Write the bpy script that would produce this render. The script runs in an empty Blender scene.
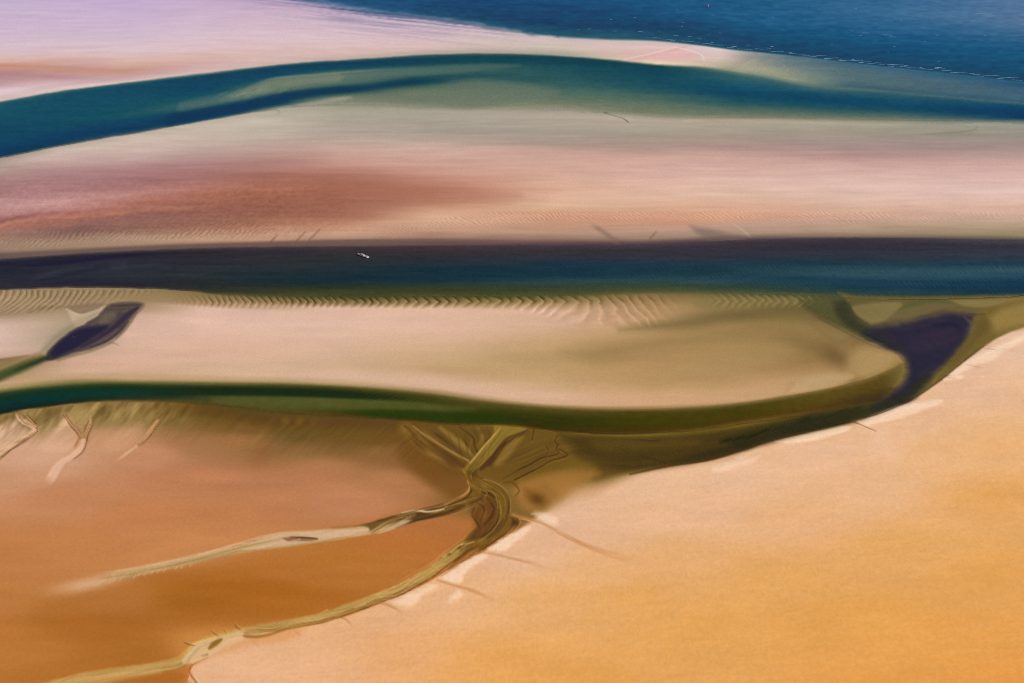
import bpy, bmesh, math, random
import numpy as np

# ------------------------------------------------------------------ camera, world, sun, exposure
S = bpy.context.scene
C = S.collection
CAM_H, PITCH, LENS, W, H = 300.0, math.radians(18.0), 70.0, 1024, 683
FPX = W * LENS / 36.0
SUN_EL, SUN_AZ = math.radians(38.0), math.radians(118.0)     # azimuth clockwise from +Y (the view direction)

cam_d = bpy.data.cameras.new('camera')
cam_d.lens = LENS; cam_d.sensor_width = 36.0
cam_d.clip_start = 1.0; cam_d.clip_end = 90000.0
cam = bpy.data.objects.new('camera', cam_d); C.objects.link(cam)
cam.location = (0, 0, CAM_H); cam.rotation_euler = (math.pi / 2 - PITCH, 0, 0)
S.camera = cam

world = bpy.data.worlds.new('World'); S.world = world; world.use_nodes = True
nt = world.node_tree; nt.nodes.clear()
sky = nt.nodes.new('ShaderNodeTexSky'); sky.sky_type = 'NISHITA'; sky.sun_disc = False
sky.sun_elevation = SUN_EL; sky.sun_rotation = SUN_AZ; sky.altitude = 0
bg = nt.nodes.new('ShaderNodeBackground'); bg.inputs['Strength'].default_value = 0.07
wo = nt.nodes.new('ShaderNodeOutputWorld')
nt.links.new(sky.outputs[0], bg.inputs[0]); nt.links.new(bg.outputs[0], wo.inputs[0])

sun_d = bpy.data.lights.new('sun', 'SUN'); sun_d.energy = 4.2; sun_d.angle = math.radians(0.55)
sun_d.color = (1.0, 0.95, 0.87)
sun = bpy.data.objects.new('sun', sun_d); C.objects.link(sun)
sun.rotation_euler = (math.pi / 2 - SUN_EL, 0, math.pi - SUN_AZ)
S.view_settings.view_transform = 'Standard'; S.view_settings.look = 'None'
S.view_settings.exposure = 0.70; S.view_settings.gamma = 1.0
S.cycles.use_denoising = False; S.cycles.filter_width = 0.85

# light that a flat white sheet sends back, per channel (measured once): albedo = wanted colour / LIT
LIT = np.array([1.58, 1.60, 1.60])

# ------------------------------------------------------------------ helpers: chart of the flats (px, py) <-> metres on the ground
rng = np.random.default_rng(7)

def to_ground(px, py):
    cx = (px - W / 2) / FPX; cy = (H / 2 - py) / FPX
    dz = -math.sin(PITCH) + cy * math.cos(PITCH)
    t = CAM_H / -dz
    return cx * t, (math.cos(PITCH) + cy * math.sin(PITCH)) * t

def ss(a, b, x):
    t = np.clip((x - a) / (b - a), 0, 1)
    return t * t * (3 - 2 * t)

def curve(*pts):
    """smooth curve y(x) through points, straight-line continuation for a while beyond its ends"""
    p = np.array(sorted(pts), float); xs, ys = p[:, 0], p[:, 1]
    d = np.diff(ys) / np.diff(xs); m = np.zeros_like(xs)
    m[1:-1] = (d[:-1] * np.diff(xs)[1:] + d[1:] * np.diff(xs)[:-1]) / (xs[2:] - xs[:-2])
    m[0], m[-1] = d[0], d[-1]
    def f(x):
        xx = np.clip(x, xs[0], xs[-1])
        i = np.clip(np.searchsorted(xs, xx) - 1, 0, len(xs) - 2)
        h = xs[i + 1] - xs[i]; t = (xx - xs[i]) / h
        y = ((2*t**3 - 3*t**2 + 1) * ys[i] + (t**3 - 2*t**2 + t) * h * m[i]
             + (-2*t**3 + 3*t**2) * ys[i + 1] + (t**3 - t**2) * h * m[i + 1])
        return y + m[0] * np.maximum(np.minimum(x - xs[0], 0), -60) + m[-1] * np.minimum(np.maximum(x - xs[-1], 0), 60)
    return f

def noise(u, v, seed=0):
    """smooth value noise in [-1, 1]"""
    tab = np.random.default_rng(seed + 100).uniform(-1, 1, (256, 256)).astype(np.float32)
    iu = np.floor(u).astype(np.int64); iv = np.floor(v).astype(np.int64)
    fu = (u - iu).astype(np.float32); fv = (v - iv).astype(np.float32)
    fu = fu * fu * (3 - 2 * fu); fv = fv * fv * (3 - 2 * fv)
    a, b = iu & 255, (iu + 1) & 255; c, d = iv & 255, (iv + 1) & 255
    return ((tab[a, c] * (1 - fu) + tab[b, c] * fu) * (1 - fv) + (tab[a, d] * (1 - fu) + tab[b, d] * fu) * fv)

def fbm(u, v, seed=0, n=3):
    s = 0; a = 1.0
    for k in range(n):
        s = s + a * noise(u * 2**k + 17 * k, v * 2**k + 31 * k, seed + k); a *= 0.5
    return s / (2 - 2.0**(1 - n))

def lin(c):
    c = np.clip(np.asarray(c, float) / 255.0, 0, 1)
    return np.where(c <= 0.04045, c / 12.92, ((c + 0.055) / 1.055) ** 2.4)

# the grid of the chart: fine over the mapped part, coarse all round it out to the horizon
gx = np.concatenate([np.linspace(-1500, -36, 50, endpoint=False), np.arange(-36, 376, 1.2), np.arange(376, 566, .8), np.arange(566, 1060, 1.2), np.linspace(1062, 2500, 50)])
gy = np.concatenate([-302 + 292 * (np.linspace(0.10, 1, 60, endpoint=False) ** 1.5), np.arange(-10, 400, 1.0), np.arange(400, 560, .8), np.arange(560, 696, 1.0), np.linspace(698, 1500, 40)])
NX, NY = len(gx), len(gy)
PX, PY = np.meshgrid(gx, gy)
GX, GY = to_ground(PX, PY)
T = np.zeros((NY, NX, 3))            # wanted colour of sand, mud or water, painted bank shade included (0..255)
OP = np.zeros((NY, NX))              # how far the water hides its bed, 0 dry .. 1
DZ = np.zeros((NY, NX))              # relief in metres on top of the broad shape
wob = fbm(PX / 60, PY / 9, 3, 3)      # broad uneven drift used to roughen edges
wob2 = fbm(PX / 14, PY / 4, 5, 3)

def mix(mask, colour):
    global T
    T += mask[..., None] * (np.asarray(colour, float) - T)

def profile(cols, top, bot):
    """colour field from cross sections: cols = {x: [(y, (r,g,b)), ...]}, stretched between two curves"""
    t = (PY - top(PX)) / (bot(PX) - top(PX))
    xs = sorted(cols); out = np.zeros_like(T); fields = []
    for x in xs:
        a, b = float(top(np.array(x, float))), float(bot(np.array(x, float)))
        ty = [(y - a) / (b - a) for y, _ in cols[x]]
        cc = np.array([c for _, c in cols[x]], float)
        fields.append((x, ty, cc))
    for k, (x, ty, cc) in enumerate(fields):
        xl = xs[k - 1] if k else None; xr = xs[k + 1] if k < len(xs) - 1 else None
        w = np.ones(NX)
        if xl is not None: w = np.minimum(w, np.clip((gx - xl) / (x - xl), 0, 1))
        if xr is not None: w = np.minimum(w, np.clip((xr - gx) / (xr - x), 0, 1))
        sel = np.nonzero(w > 0)[0]; s = slice(sel[0], sel[-1] + 1)
        for ch in range(cc.shape[1]):
            out[:, s, ch] += np.interp(t[:, s], ty, cc[:, ch]) * w[None, s]
    return out

def scatter(pts, sx=130.0, sy=42.0, p=2.4):
    """colour field from scattered samples"""
    num = np.zeros_like(T); den = np.zeros((NY, NX))
    for x, y, c in pts:
        w = 1 / (((PX - x) / sx) ** 2 + ((PY - y) / sy) ** 2 + 0.06) ** p
        num += w[..., None] * np.array(c, float); den += w
    return num / den[..., None]

def win(x0, x1, y0, y1):
    a, b = np.searchsorted(gx, [x0, x1]); c, d = np.searchsorted(gy, [y0, y1])
    return slice(max(c - 1, 0), d + 1), slice(max(a - 1, 0), b + 1)

def spline(pts, step=2.0):
    p = np.array(pts, float)
    if len(p) < 3: q = p
    else:
        e = np.vstack([2 * p[0] - p[1], p, 2 * p[-1] - p[-2]]); q = []
        for i in range(1, len(e) - 2):
            n = max(2, int(np.hypot(*(e[i + 1] - e[i])[:2]) / step))
            for t in np.linspace(0, 1, n, endpoint=False):
                q.append(0.5 * (2*e[i] + (e[i+1] - e[i-1]) * t + (2*e[i-1] - 5*e[i] + 4*e[i+1] - e[i+2]) * t*t
                                + (3*e[i] - e[i-1] - 3*e[i+1] + e[i+2]) * t**3))
        q.append(e[-2]); q = np.array(q)
    return q

def near(pts, pad, closed=False):
    """window, distance to the line, width there, share of the way along it"""
    q = spline(pts)
    if q.shape[1] < 3: q = np.hstack([q, np.ones((len(q), 1))])
    w = win(q[:, 0].min() - pad, q[:, 0].max() + pad, q[:, 1].min() - pad, q[:, 1].max() + pad)
    x, y = PX[w], PY[w]
    best = np.full(x.shape, 1e9); wid = np.ones(x.shape); al = np.zeros(x.shape)
    n = len(q) - 1
    for i in range(n):
        ax, ay, aw = q[i]; bx, by, bw = q[i + 1]
        L = (bx - ax)**2 + (by - ay)**2 + 1e-9
        t = np.clip(((x - ax) * (bx - ax) + (y - ay) * (by - ay)) / L, 0, 1)
        d = np.hypot(x - ax - t * (bx - ax), y - ay - t * (by - ay))
        m = d < best
        best = np.where(m, d, best); wid = np.where(m, aw + t * (bw - aw), wid); al = np.where(m, (i + t) / n, al)
    return w, best, wid, al

def stroke(pts, colour=None, alpha=1.0, soft=0.8, dz=0.0, op=None, fade=(0, 0), rough=0.0):
    """a rill, streak or ridge: pts = (x, y, half width)"""
    mw = max(p[2] for p in pts) if len(pts[0]) > 2 else 1
    w, d, wid, al = near(pts, mw + soft * 3 + 2)
    if rough: d = d + rough * wob2[w]
    m = 1 - ss(-soft, soft, d - wid)
    if fade[0]: m = m * ss(0, fade[0], al)
    if fade[1]: m = m * (1 - ss(1 - fade[1], 1, al))
    if colour is not None:
        T[w] += (m * alpha)[..., None] * (np.array(colour, float) - T[w])
    if dz: DZ[w] += dz * m
    if op is not None: OP[w] += m * (op - OP[w])
    return w, m

def flow(pts, cols, alpha=1.0, soft=1.0, seed=0, along=20.0, across=1.5, dz=0.0, fade=(0, 0), rough=.5):
    """braided bed of a creek: strands of mud and sand drawn out along the current; pts = (x, y, half width)"""
    q = spline(pts); mw = q[:, 2].max(); pad = mw + 3 * soft + 2
    w = win(q[:, 0].min() - pad, q[:, 0].max() + pad, q[:, 1].min() - pad, q[:, 1].max() + pad)
    x, y = PX[w], PY[w]; best = np.full(x.shape, 1e9); wid = np.ones(x.shape); al = np.zeros(x.shape); sg = np.zeros(x.shape); run = 0.0
    for (ax, ay, aw), (bx, by, bw) in zip(q[:-1], q[1:]):
        L = math.hypot(bx - ax, by - ay) + 1e-9
        t = np.clip(((x - ax) * (bx - ax) + (y - ay) * (by - ay)) / L**2, 0, 1)
        d = np.hypot(x - ax - t * (bx - ax), y - ay - t * (by - ay)); m = d < best
        best = np.where(m, d, best); wid = np.where(m, aw + t * (bw - aw), wid); al = np.where(m, run + t * L, al)
        sg = np.where(m, np.sign((bx - ax) * (y - ay) - (by - ay) * (x - ax)), sg); run += L
    m = 1 - ss(-soft, soft, best - wid + rough * wob2[w])
    if fade[0]: m = m * ss(0, fade[0] * run, al)
    if fade[1]: m = m * (1 - ss((1 - fade[1]) * run, run, al))
    v = sg * best; me = 2.2 * noise(al / 26, v * 0, seed + 9)
    n_ = fbm(al / along, (v + me) / (across * .8), seed, 3) * .85 + .5
    cc = np.array(cols, float); p = np.clip(n_, 0, .999) * (len(cc) - 1); i = p.astype(int); f = (p - i)[..., None]
    col = cc[i] * (1 - f) + cc[np.minimum(i + 1, len(cc) - 1)] * f
    T[w] += (m * alpha)[..., None] * (col - T[w])
    DZ[w] += m * (dz + .07 * (n_ - .5))
    return w, m

def poly(pts, colour=None, alpha=1.0, soft=2.0, dz=0.0, op=None, smooth=True, rough=0.0, streak=0.0):
    p = spline(list(pts) + [pts[0]], 3.0)[:, :2] if smooth else np.array(list(pts) + [pts[0]], float)
    pad = soft * 2 + 3
    w = win(p[:, 0].min() - pad, p[:, 0].max() + pad, p[:, 1].min() - pad, p[:, 1].max() + pad)
    x, y = PX[w], PY[w]
    best = np.full(x.shape, 1e9); inside = np.zeros(x.shape, bool)
    for i in range(len(p) - 1):
        (ax, ay), (bx, by) = p[i], p[i + 1]
        L = (bx - ax)**2 + (by - ay)**2 + 1e-9
        t = np.clip(((x - ax) * (bx - ax) + (y - ay) * (by - ay)) / L, 0, 1)
        best = np.minimum(best, np.hypot(x - ax - t * (bx - ax), y - ay - t * (by - ay)))
        if ay != by:
            inside ^= ((ay > y) != (by > y)) & (x < (bx - ax) * (y - ay) / (by - ay) + ax)
    sd = np.where(inside, -best, best)
    if rough: sd = sd + rough * wob2[w]
    if streak: sd = sd + streak * fbm(x / 26 + y / 14, y / 2.2, 77, 2)
    m = 1 - ss(-soft, soft, sd)
    if colour is not None: T[w] += (m * alpha)[..., None] * (np.array(colour, float) - T[w])
    if dz: DZ[w] += dz * m
    if op is not None: OP[w] += m * (op - OP[w])
    return w, m

def blob(x, y, rx, ry, colour, alpha=1.0, ang=0.0, dz=0.0):
    w = win(x - 3 * max(rx, ry), x + 3 * max(rx, ry), y - 3 * max(rx, ry), y + 3 * max(rx, ry))
    c, s = math.cos(math.radians(ang)), math.sin(math.radians(ang))
    u = ((PX[w] - x) * c + (PY[w] - y) * s) / rx; v = (-(PX[w] - x) * s + (PY[w] - y) * c) / ry
    m = np.exp(-(u * u + v * v))
    T[w] += (m * alpha)[..., None] * (np.array(colour, float) - T[w])
    if dz: DZ[w] += dz * m

# ------------------------------------------------------------------ the courses of banks and channels
sea_edge = curve((-60, -40), (150, -22), (300, -3), (360, 9), (430, 17), (480, 24), (540, 34), (600, 38.5), (656, 40.5), (700, 45), (734, 49.5),
                 (805, 57), (875, 65.5), (945, 73), (1024, 82.5))
T1 = curve((0, 101.5), (34, 95.5), (67, 90), (100, 85.8), (134, 81.6), (167, 77.4), (205, 73), (256, 67), (300, 62.8), (360, 59), (445, 54), (537, 54.5), (586, 57.5), (621, 61),
           (656, 64.5), (700, 67), (734, 71), (770, 77), (798, 83), (875, 90), (1024, 103))
B1 = curve((0, 157.5), (70, 144), (141, 132), (211, 119.5), (268, 110.5), (310, 106), (345, 105.5), (400, 107), (450, 108.5), (560, 111),
           (664, 118), (768, 119), (875, 121), (1024, 122))
T2 = curve((0, 259), (105, 252), (211, 248), (360, 246), (520, 245), (664, 244), (734, 240.5), (840, 238), (1024, 241))
B2 = curve((0, 289.4), (105, 287), (176, 290), (230, 294), (300, 297), (420, 297.5), (560, 296), (664, 292), (734, 294), (800, 296), (875, 299.5), (950, 299), (1024, 296))
T3 = curve((0, 390), (44, 385), (88, 382), (146, 382), (205, 383), (300, 384.5), (368, 388), (426, 393), (485, 401), (529, 405.5),
           (580, 408.7), (622, 409.5), (696, 407), (754, 401), (796, 394), (837, 386), (865, 379), (890, 369), (910, 360))
B3 = curve((0, 414.5), (29, 408.7), (58, 405.7), (102, 401), (146, 401), (205, 404), (280, 412), (350, 417), (412, 421), (456, 424.5),
           (514, 425.5), (549, 430.6), (608, 433.6), (652, 433), (696, 430.6), (754, 422), (820, 411), (850, 405), (900, 398))
T5 = curve((180, 720), (190, 672), (205, 657), (244, 634), (280, 631.5), (309, 626), (353, 614), (388, 600), (429, 582), (444, 573), (482, 553), (514, 533),
           (532, 521), (556, 503), (575, 493), (602, 485), (622, 477), (666, 466), (710, 460), (743, 450), (769, 441.5), (820, 429), (851, 422), (887, 410.7),
           (912, 400), (939.5, 381.6), (959.5, 365.7), (979, 350), (999, 337), (1024, 325.4))

# ------------------------------------------------------------------ R1: far bank
c1 = {
 0:   [(0, (198, 178, 205)), (30, (205, 182, 203)), (50, (214, 192, 200)), (62, (218, 180, 168)), (67, (205, 152, 132)), (75, (182, 138, 138)), (84, (190, 152, 156)), (92, (225, 200, 206)), (102, (205, 180, 170))],
 130: [(0, (196, 174, 208)), (30, (206, 184, 204)), (52, (218, 194, 196)), (63, (214, 174, 160)), (70, (198, 152, 140)), (77, (200, 165, 165)), (81, (218, 190, 182))],
 256: [(0, (200, 172, 196)), (18, (210, 184, 200)), (40, (219, 192, 198)), (55, (216, 184, 178)), (63, (212, 182, 176)), (68, (205, 175, 165))],
 420: [(15, (200, 175, 190)), (30, (214, 190, 195)), (42, (222, 194, 192)), (50, (214, 186, 176)), (55, (170, 160, 145))],
 560: [(36, (185, 175, 175)), (42, (212, 192, 184)), (48, (205, 190, 175)), (55, (165, 160, 145))],
 660: [(40, (200, 185, 178)), (48, (222, 192, 188)), (56, (220, 180, 172)), (63, (240, 210, 185)), (66, (160, 150, 130))],
 720: [(47, (215, 195, 192)), (55, (218, 194, 188)), (62, (205, 185, 168)), (69, (175, 170, 140))],
 800: [(56, (120, 135, 135)), (66, (130, 140, 132)), (76, (130, 138, 118)), (83, (110, 128, 118))],
}
zero = lambda x: np.zeros_like(x, dtype=float)
T[:] = profile(c1, sea_edge, T1)
T += (fbm(PX / 80, PY / 1.8, 11, 3) * 5)[..., None]
bd = PY - curve((-60, 64), (0, 65), (60, 68), (120, 70), (190, 68), (240, 64))(PX) - 1.2 * wob
mix(np.exp(-(np.where(bd < 0, bd / 2.2, bd / 5)) ** 2) * ss(210, 60, PX) * .55, (192, 134, 108))
mix(np.exp(-((bd - 9) / 3.5) ** 2) * ss(150, 40, PX) * .45, (166, 122, 130))
# thin wet streaks where the far bank slides under the sea
w = win(120, 640, -10, 52)
dd = PY[w] - sea_edge(PX[w])
lines = fbm((PX[w] + 4 * PY[w]) / 70, (PY[w] - .10 * PX[w]) / 1.05, 21, 2)
st = np.clip(.75 * np.exp(-np.maximum(dd, 0) / 9.0) * (.55 + 1.5 * lines) + .10 * np.exp(-np.maximum(dd, 0) / 16) * (1 + 2 * lines), 0, .9) * ss(-4, 2, dd) * ss(180, 320, PX[w]) * (1 - ss(430, 560, PX[w]))
T[w] += st[..., None] * (np.array((92, 92, 140.)) - T[w]); DZ[w] += -.06 * lines * np.exp(-np.maximum(dd, 0) / 12) * ss(180, 320, PX[w])
poly([(622, 59), (640, 55), (672, 48), (690, 46), (672, 52), (648, 58), (640, 61)], (214, 165, 160), 0.6, 2.0)
poly([(672, 47), (700, 53), (690, 58), (660, 60), (650, 58)], (226, 180, 175), 0.6, 3.0)
stroke([(624, 59.5, 0.4), (650, 54, 0.5), (676, 47, 0.5)], (240, 220, 214), 0.8, 0.8)
stroke([(676, 47, 0.4), (700, 54, 0.6), (704, 60, 0.6)], (238, 224, 228), 0.6, 1.0)
stroke([(625, 62.5, 0.5), (645, 64.5, 1.0), (664, 64, 0.6)], (250, 216, 170), 0.9, 1.2, fade=(.2, .2))
stroke([(30, 93, .5), (70, 87, .8), (105, 83.5, .5)], (228, 205, 200), 0.7, 1.0, fade=(.2, .2))

# ------------------------------------------------------------------ R2: pink bank between the north and the middle channel
c2 = {
 0:   [(158, (160, 148, 134)), (163, (176, 156, 144)), (168, (186, 160, 150)), (177, (168, 130, 126)), (192, (164, 118, 116)), (205, (192, 146, 142)), (213, (186, 136, 132)), (221, (158, 105, 100)), (228, (168, 112, 96)),
       (236, (150, 116, 100)), (246, (160, 130, 108)), (251, (150, 124, 104)), (255, (112, 95, 85)), (259, (70, 60, 66))],
 60:  [(147, (190, 172, 156)), (153, (206, 184, 172)), (163, (190, 160, 152)), (176, (168, 126, 124)), (190, (166, 118, 118)), (202, (200, 152, 146)), (210, (182, 130, 124)), (218, (168, 108, 92)), (224, (150, 100, 88)),
       (234, (136, 100, 90)), (243, (164, 134, 110)), (248, (156, 128, 106)), (252, (104, 86, 78)), (255, (66, 55, 62))],
 140: [(132, (190, 175, 160)), (142, (206, 186, 172)), (158, (196, 166, 158)), (170, (170, 124, 124)), (185, (160, 110, 108)), (194, (186, 132, 122)), (203, (170, 110, 94)), (214, (148, 98, 88)),
       (228, (140, 98, 86)), (237, (170, 136, 112)), (244, (172, 140, 116)), (247, (112, 88, 80)), (251, (66, 52, 60))],
 256: [(112, (180, 172, 154)), (122, (196, 184, 168)), (138, (190, 174, 160)), (152, (188, 156, 146)), (164, (172, 126, 118)), (178, (162, 106, 94)), (190, (170, 108, 86)), (204, (152, 94, 78)),
       (216, (150, 98, 80)), (227, (168, 116, 92)), (235, (192, 148, 122)), (240, (190, 148, 122)), (244, (120, 88, 76)), (248, (66, 52, 60))],
 340: [(103, (160, 156, 138)), (112, (166, 160, 142)), (130, (174, 163, 148)), (150, (196, 164, 150)), (163, (196, 150, 136)), (175, (172, 116, 98)), (190, (164, 104, 84)), (206, (152, 96, 78)), (217, (164, 110, 88)), (226, (200, 150, 122)), (233, (204, 160, 132)),
       (238, (180, 142, 118)), (242, (126, 94, 80)), (247, (66, 50, 60))],
 430: [(107, (164, 158, 142)), (118, (166, 158, 142)), (132, (166, 156, 142)), (150, (204, 170, 156)), (168, (202, 158, 142)), (181, (190, 134, 112)), (192, (180, 120, 98)), (203, (186, 130, 104)), (209, (212, 164, 134)), (222, (214, 170, 140)),
       (231, (190, 148, 122)), (238, (150, 116, 98)), (243, (90, 64, 66)), (246, (62, 48, 60))],
 560: [(111, (172, 162, 146)), (117, (178, 166, 150)), (130, (166, 155, 140)), (144, (168, 146, 134)), (154, (204, 166, 150)), (172, (212, 170, 152)), (190, (217, 172, 147)), (205, (220, 180, 150)), (215, (210, 158, 128)),
       (225, (192, 146, 120)), (233, (184, 148, 124)), (239, (148, 116, 102)), (243, (92, 68, 70)), (246, (62, 48, 62))],
 700: [(117, (150, 145, 128)), (120, (178, 165, 146)), (132, (164, 153, 137)), (146, (172, 144, 134)), (158, (206, 166, 153)), (180, (220, 181, 165)), (196, (221, 184, 160)), (210, (216, 166, 137)),
       (220, (206, 152, 122)), (228, (188, 152, 132)), (236, (164, 138, 118)), (240, (100, 78, 76)), (243, (60, 48, 62))],
 850: [(119, (140, 138, 122)), (123, (172, 164, 142)), (132, (160, 151, 135)), (146, (164, 142, 134)), (156, (180, 144, 137)), (166, (207, 167, 157)), (185, (222, 188, 175)), (200, (221, 186, 168)), (213, (214, 170, 146)), (222, (192, 157, 136)),
       (231, (172, 147, 122)), (236, (140, 116, 102)), (239, (62, 52, 66))],
 1024: [(121, (120, 125, 118)), (125, (152, 150, 134)), (136, (148, 141, 130)), (150, (166, 140, 135)), (164, (206, 168, 158)), (190, (226, 193, 181)), (208, (217, 177, 158)), (220, (196, 166, 146)), (230, (166, 145, 116)),
       (236, (140, 128, 96)), (241, (62, 56, 66))],
}
m = ss(-0.8, 0.8, PY - 0.5 * (T1(PX) + B1(PX)))
mix(m, profile(c2, B1, T2) + (fbm(PX / 90, PY / 3, 12, 3) * 5)[..., None])
w = win(-36, 420, 160, 245)
sp = (ss(165, 195, PY[w]) * (1 - ss(232, 244, PY[w])) * (1 - ss(300, 420, PX[w])))
T[w] += (sp * fbm(PX[w] / 2.6 + PY[w] / 2, PY[w] / 1.5, 95, 2) * 10)[..., None]; DZ[w] += sp * fbm(PX[w] / 3.2 + PY[w] / 2, PY[w] / 1.6, 96, 2) * .09
w = win(-36, 1060, 120, 242)
T[w] += (fbm(PX[w] / 40 + PY[w] / 6, PY[w] / 1.6, 97, 3) * 6)[..., None] * np.array((1, 1, .9))
# dark red algae wedge with a clean lower edge, orange scarp on the left
poly([(300, 182), (360, 176), (428, 184), (520, 196), (450, 206), (393, 213), (340, 228), (290, 224)], (160, 102, 82), 0.35, 9.0)
scarp = curve((-60, 224), (0, 222), (30, 217), (60, 215), (90, 213), (140, 208), (190, 204), (260, 200))
w = win(-36, 260, 196, 232)
d = PY[w] - scarp(PX[w]) - 1.6 * fbm(PX[w] / 9, PY[w] / 40, 31, 2)
f = ss(-36, 10, PX[w]) * (1 - ss(150, 250, PX[w])) * (0.55 + 0.45 * fbm(PX[w] / 11, PY[w] / 30, 32, 2))
T[w] += (f * np.exp(-((d - 2.5) / 1.8) ** 2) * 0.5)[..., None] * (np.array((204, 138, 102.)) - T[w])
T[w] += (f * np.exp(-((d + 1.5) / 1.6) ** 2) * ss(110, 40, PX[w]) * 0.5)[..., None] * (np.array((118, 66, 68.)) - T[w])
DZ[w] += -0.35 * ss(-2, 3, d) * f + 0.35 * ss(3, 14, d) * f
blob(85, 227, 16, 5, (112, 84, 84), 0.45, -14)
for (x, y, k) in ((272, 240, 1), (298, 239, 1.4), (312, 237, 1.6), (652, 236, 0.8)):
    stroke([(x - 4 * k, y + 4 * k, .5), (x, y, .8), (x + 5 * k, y - 5 * k, .4)], (120, 86, 70), 0.7, 1.0, dz=-0.12)
stroke([(588, 222, 1.0), (606, 234, 2.0), (622, 246, 1.5)], (120, 95, 85), 0.55, 3.0, dz=-0.1, fade=(.3, .2))
poly([(690, 226), (716, 230), (745, 240), (720, 241), (700, 236)], (112, 92, 82), 0.55, 4.0)
stroke([(730, 222, .8), (742, 230, 1.0), (752, 238, .8)], (205, 175, 150), 0.5, 1.5, fade=(.3, .2))
# wrack line and runnel by the north channel
stroke([(604, 112.3, .6), (612, 115, .35), (622, 118, .4), (628, 122, .6)], (92, 86, 74), 0.75, 0.6, dz=-0.1)
blob(605.5, 112, 1.8, 1.3, (70, 64, 66), 0.9)
stroke([(582, 111.5, .5), (585, 112.5, .3)], (110, 104, 92), 0.6, 0.8)
stroke([(590, 109.5, .5), (595, 112, .4), (599, 111.5, .3)], (105, 98, 90), 0.55, 0.8)
stroke([(906, 135, .5), (940, 133.5, .6), (970, 131, .6), (977, 127, .7), (968, 123, .5)], (112, 116, 98), 0.55, 1.2, dz=-0.1, fade=(.4, .2))
stroke([(930, 124, .5), (955, 124.5, .5), (972, 128, .5)], (120, 124, 104), 0.4, 1.5, fade=(.4, .1))
stroke([(240, 113, .5), (262, 109.5, .7), (276, 110, .7), (280, 113, .7), (270, 116, .5)], (150, 138, 122), 0.6, 0.9, fade=(.5, .3))
stroke([(-20, 168, .8), (14, 167, .8), (44, 165.5, .5)], (140, 126, 112), 0.5, 1.4, fade=(0, .6))
blob(870, 155, 60, 2.2, (176, 140, 138), 0.35)

strand = curve((-60, 256), (0, 253.5), (60, 251), (105, 249), (211, 244), (300, 241), (360, 239.5), (450, 240), (560, 241.5), (700, 239), (800, 236), (1024, 238))
dd = PY - strand(PX)
mix(ss(-1.0, .8, dd + .5 * wob2) * ss(8, 5, dd - (T2(PX) - strand(PX))) * np.interp(PX, [0, 360, 480, 600], [.85, .8, .5, 0]), (108, 86, 80))

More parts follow.
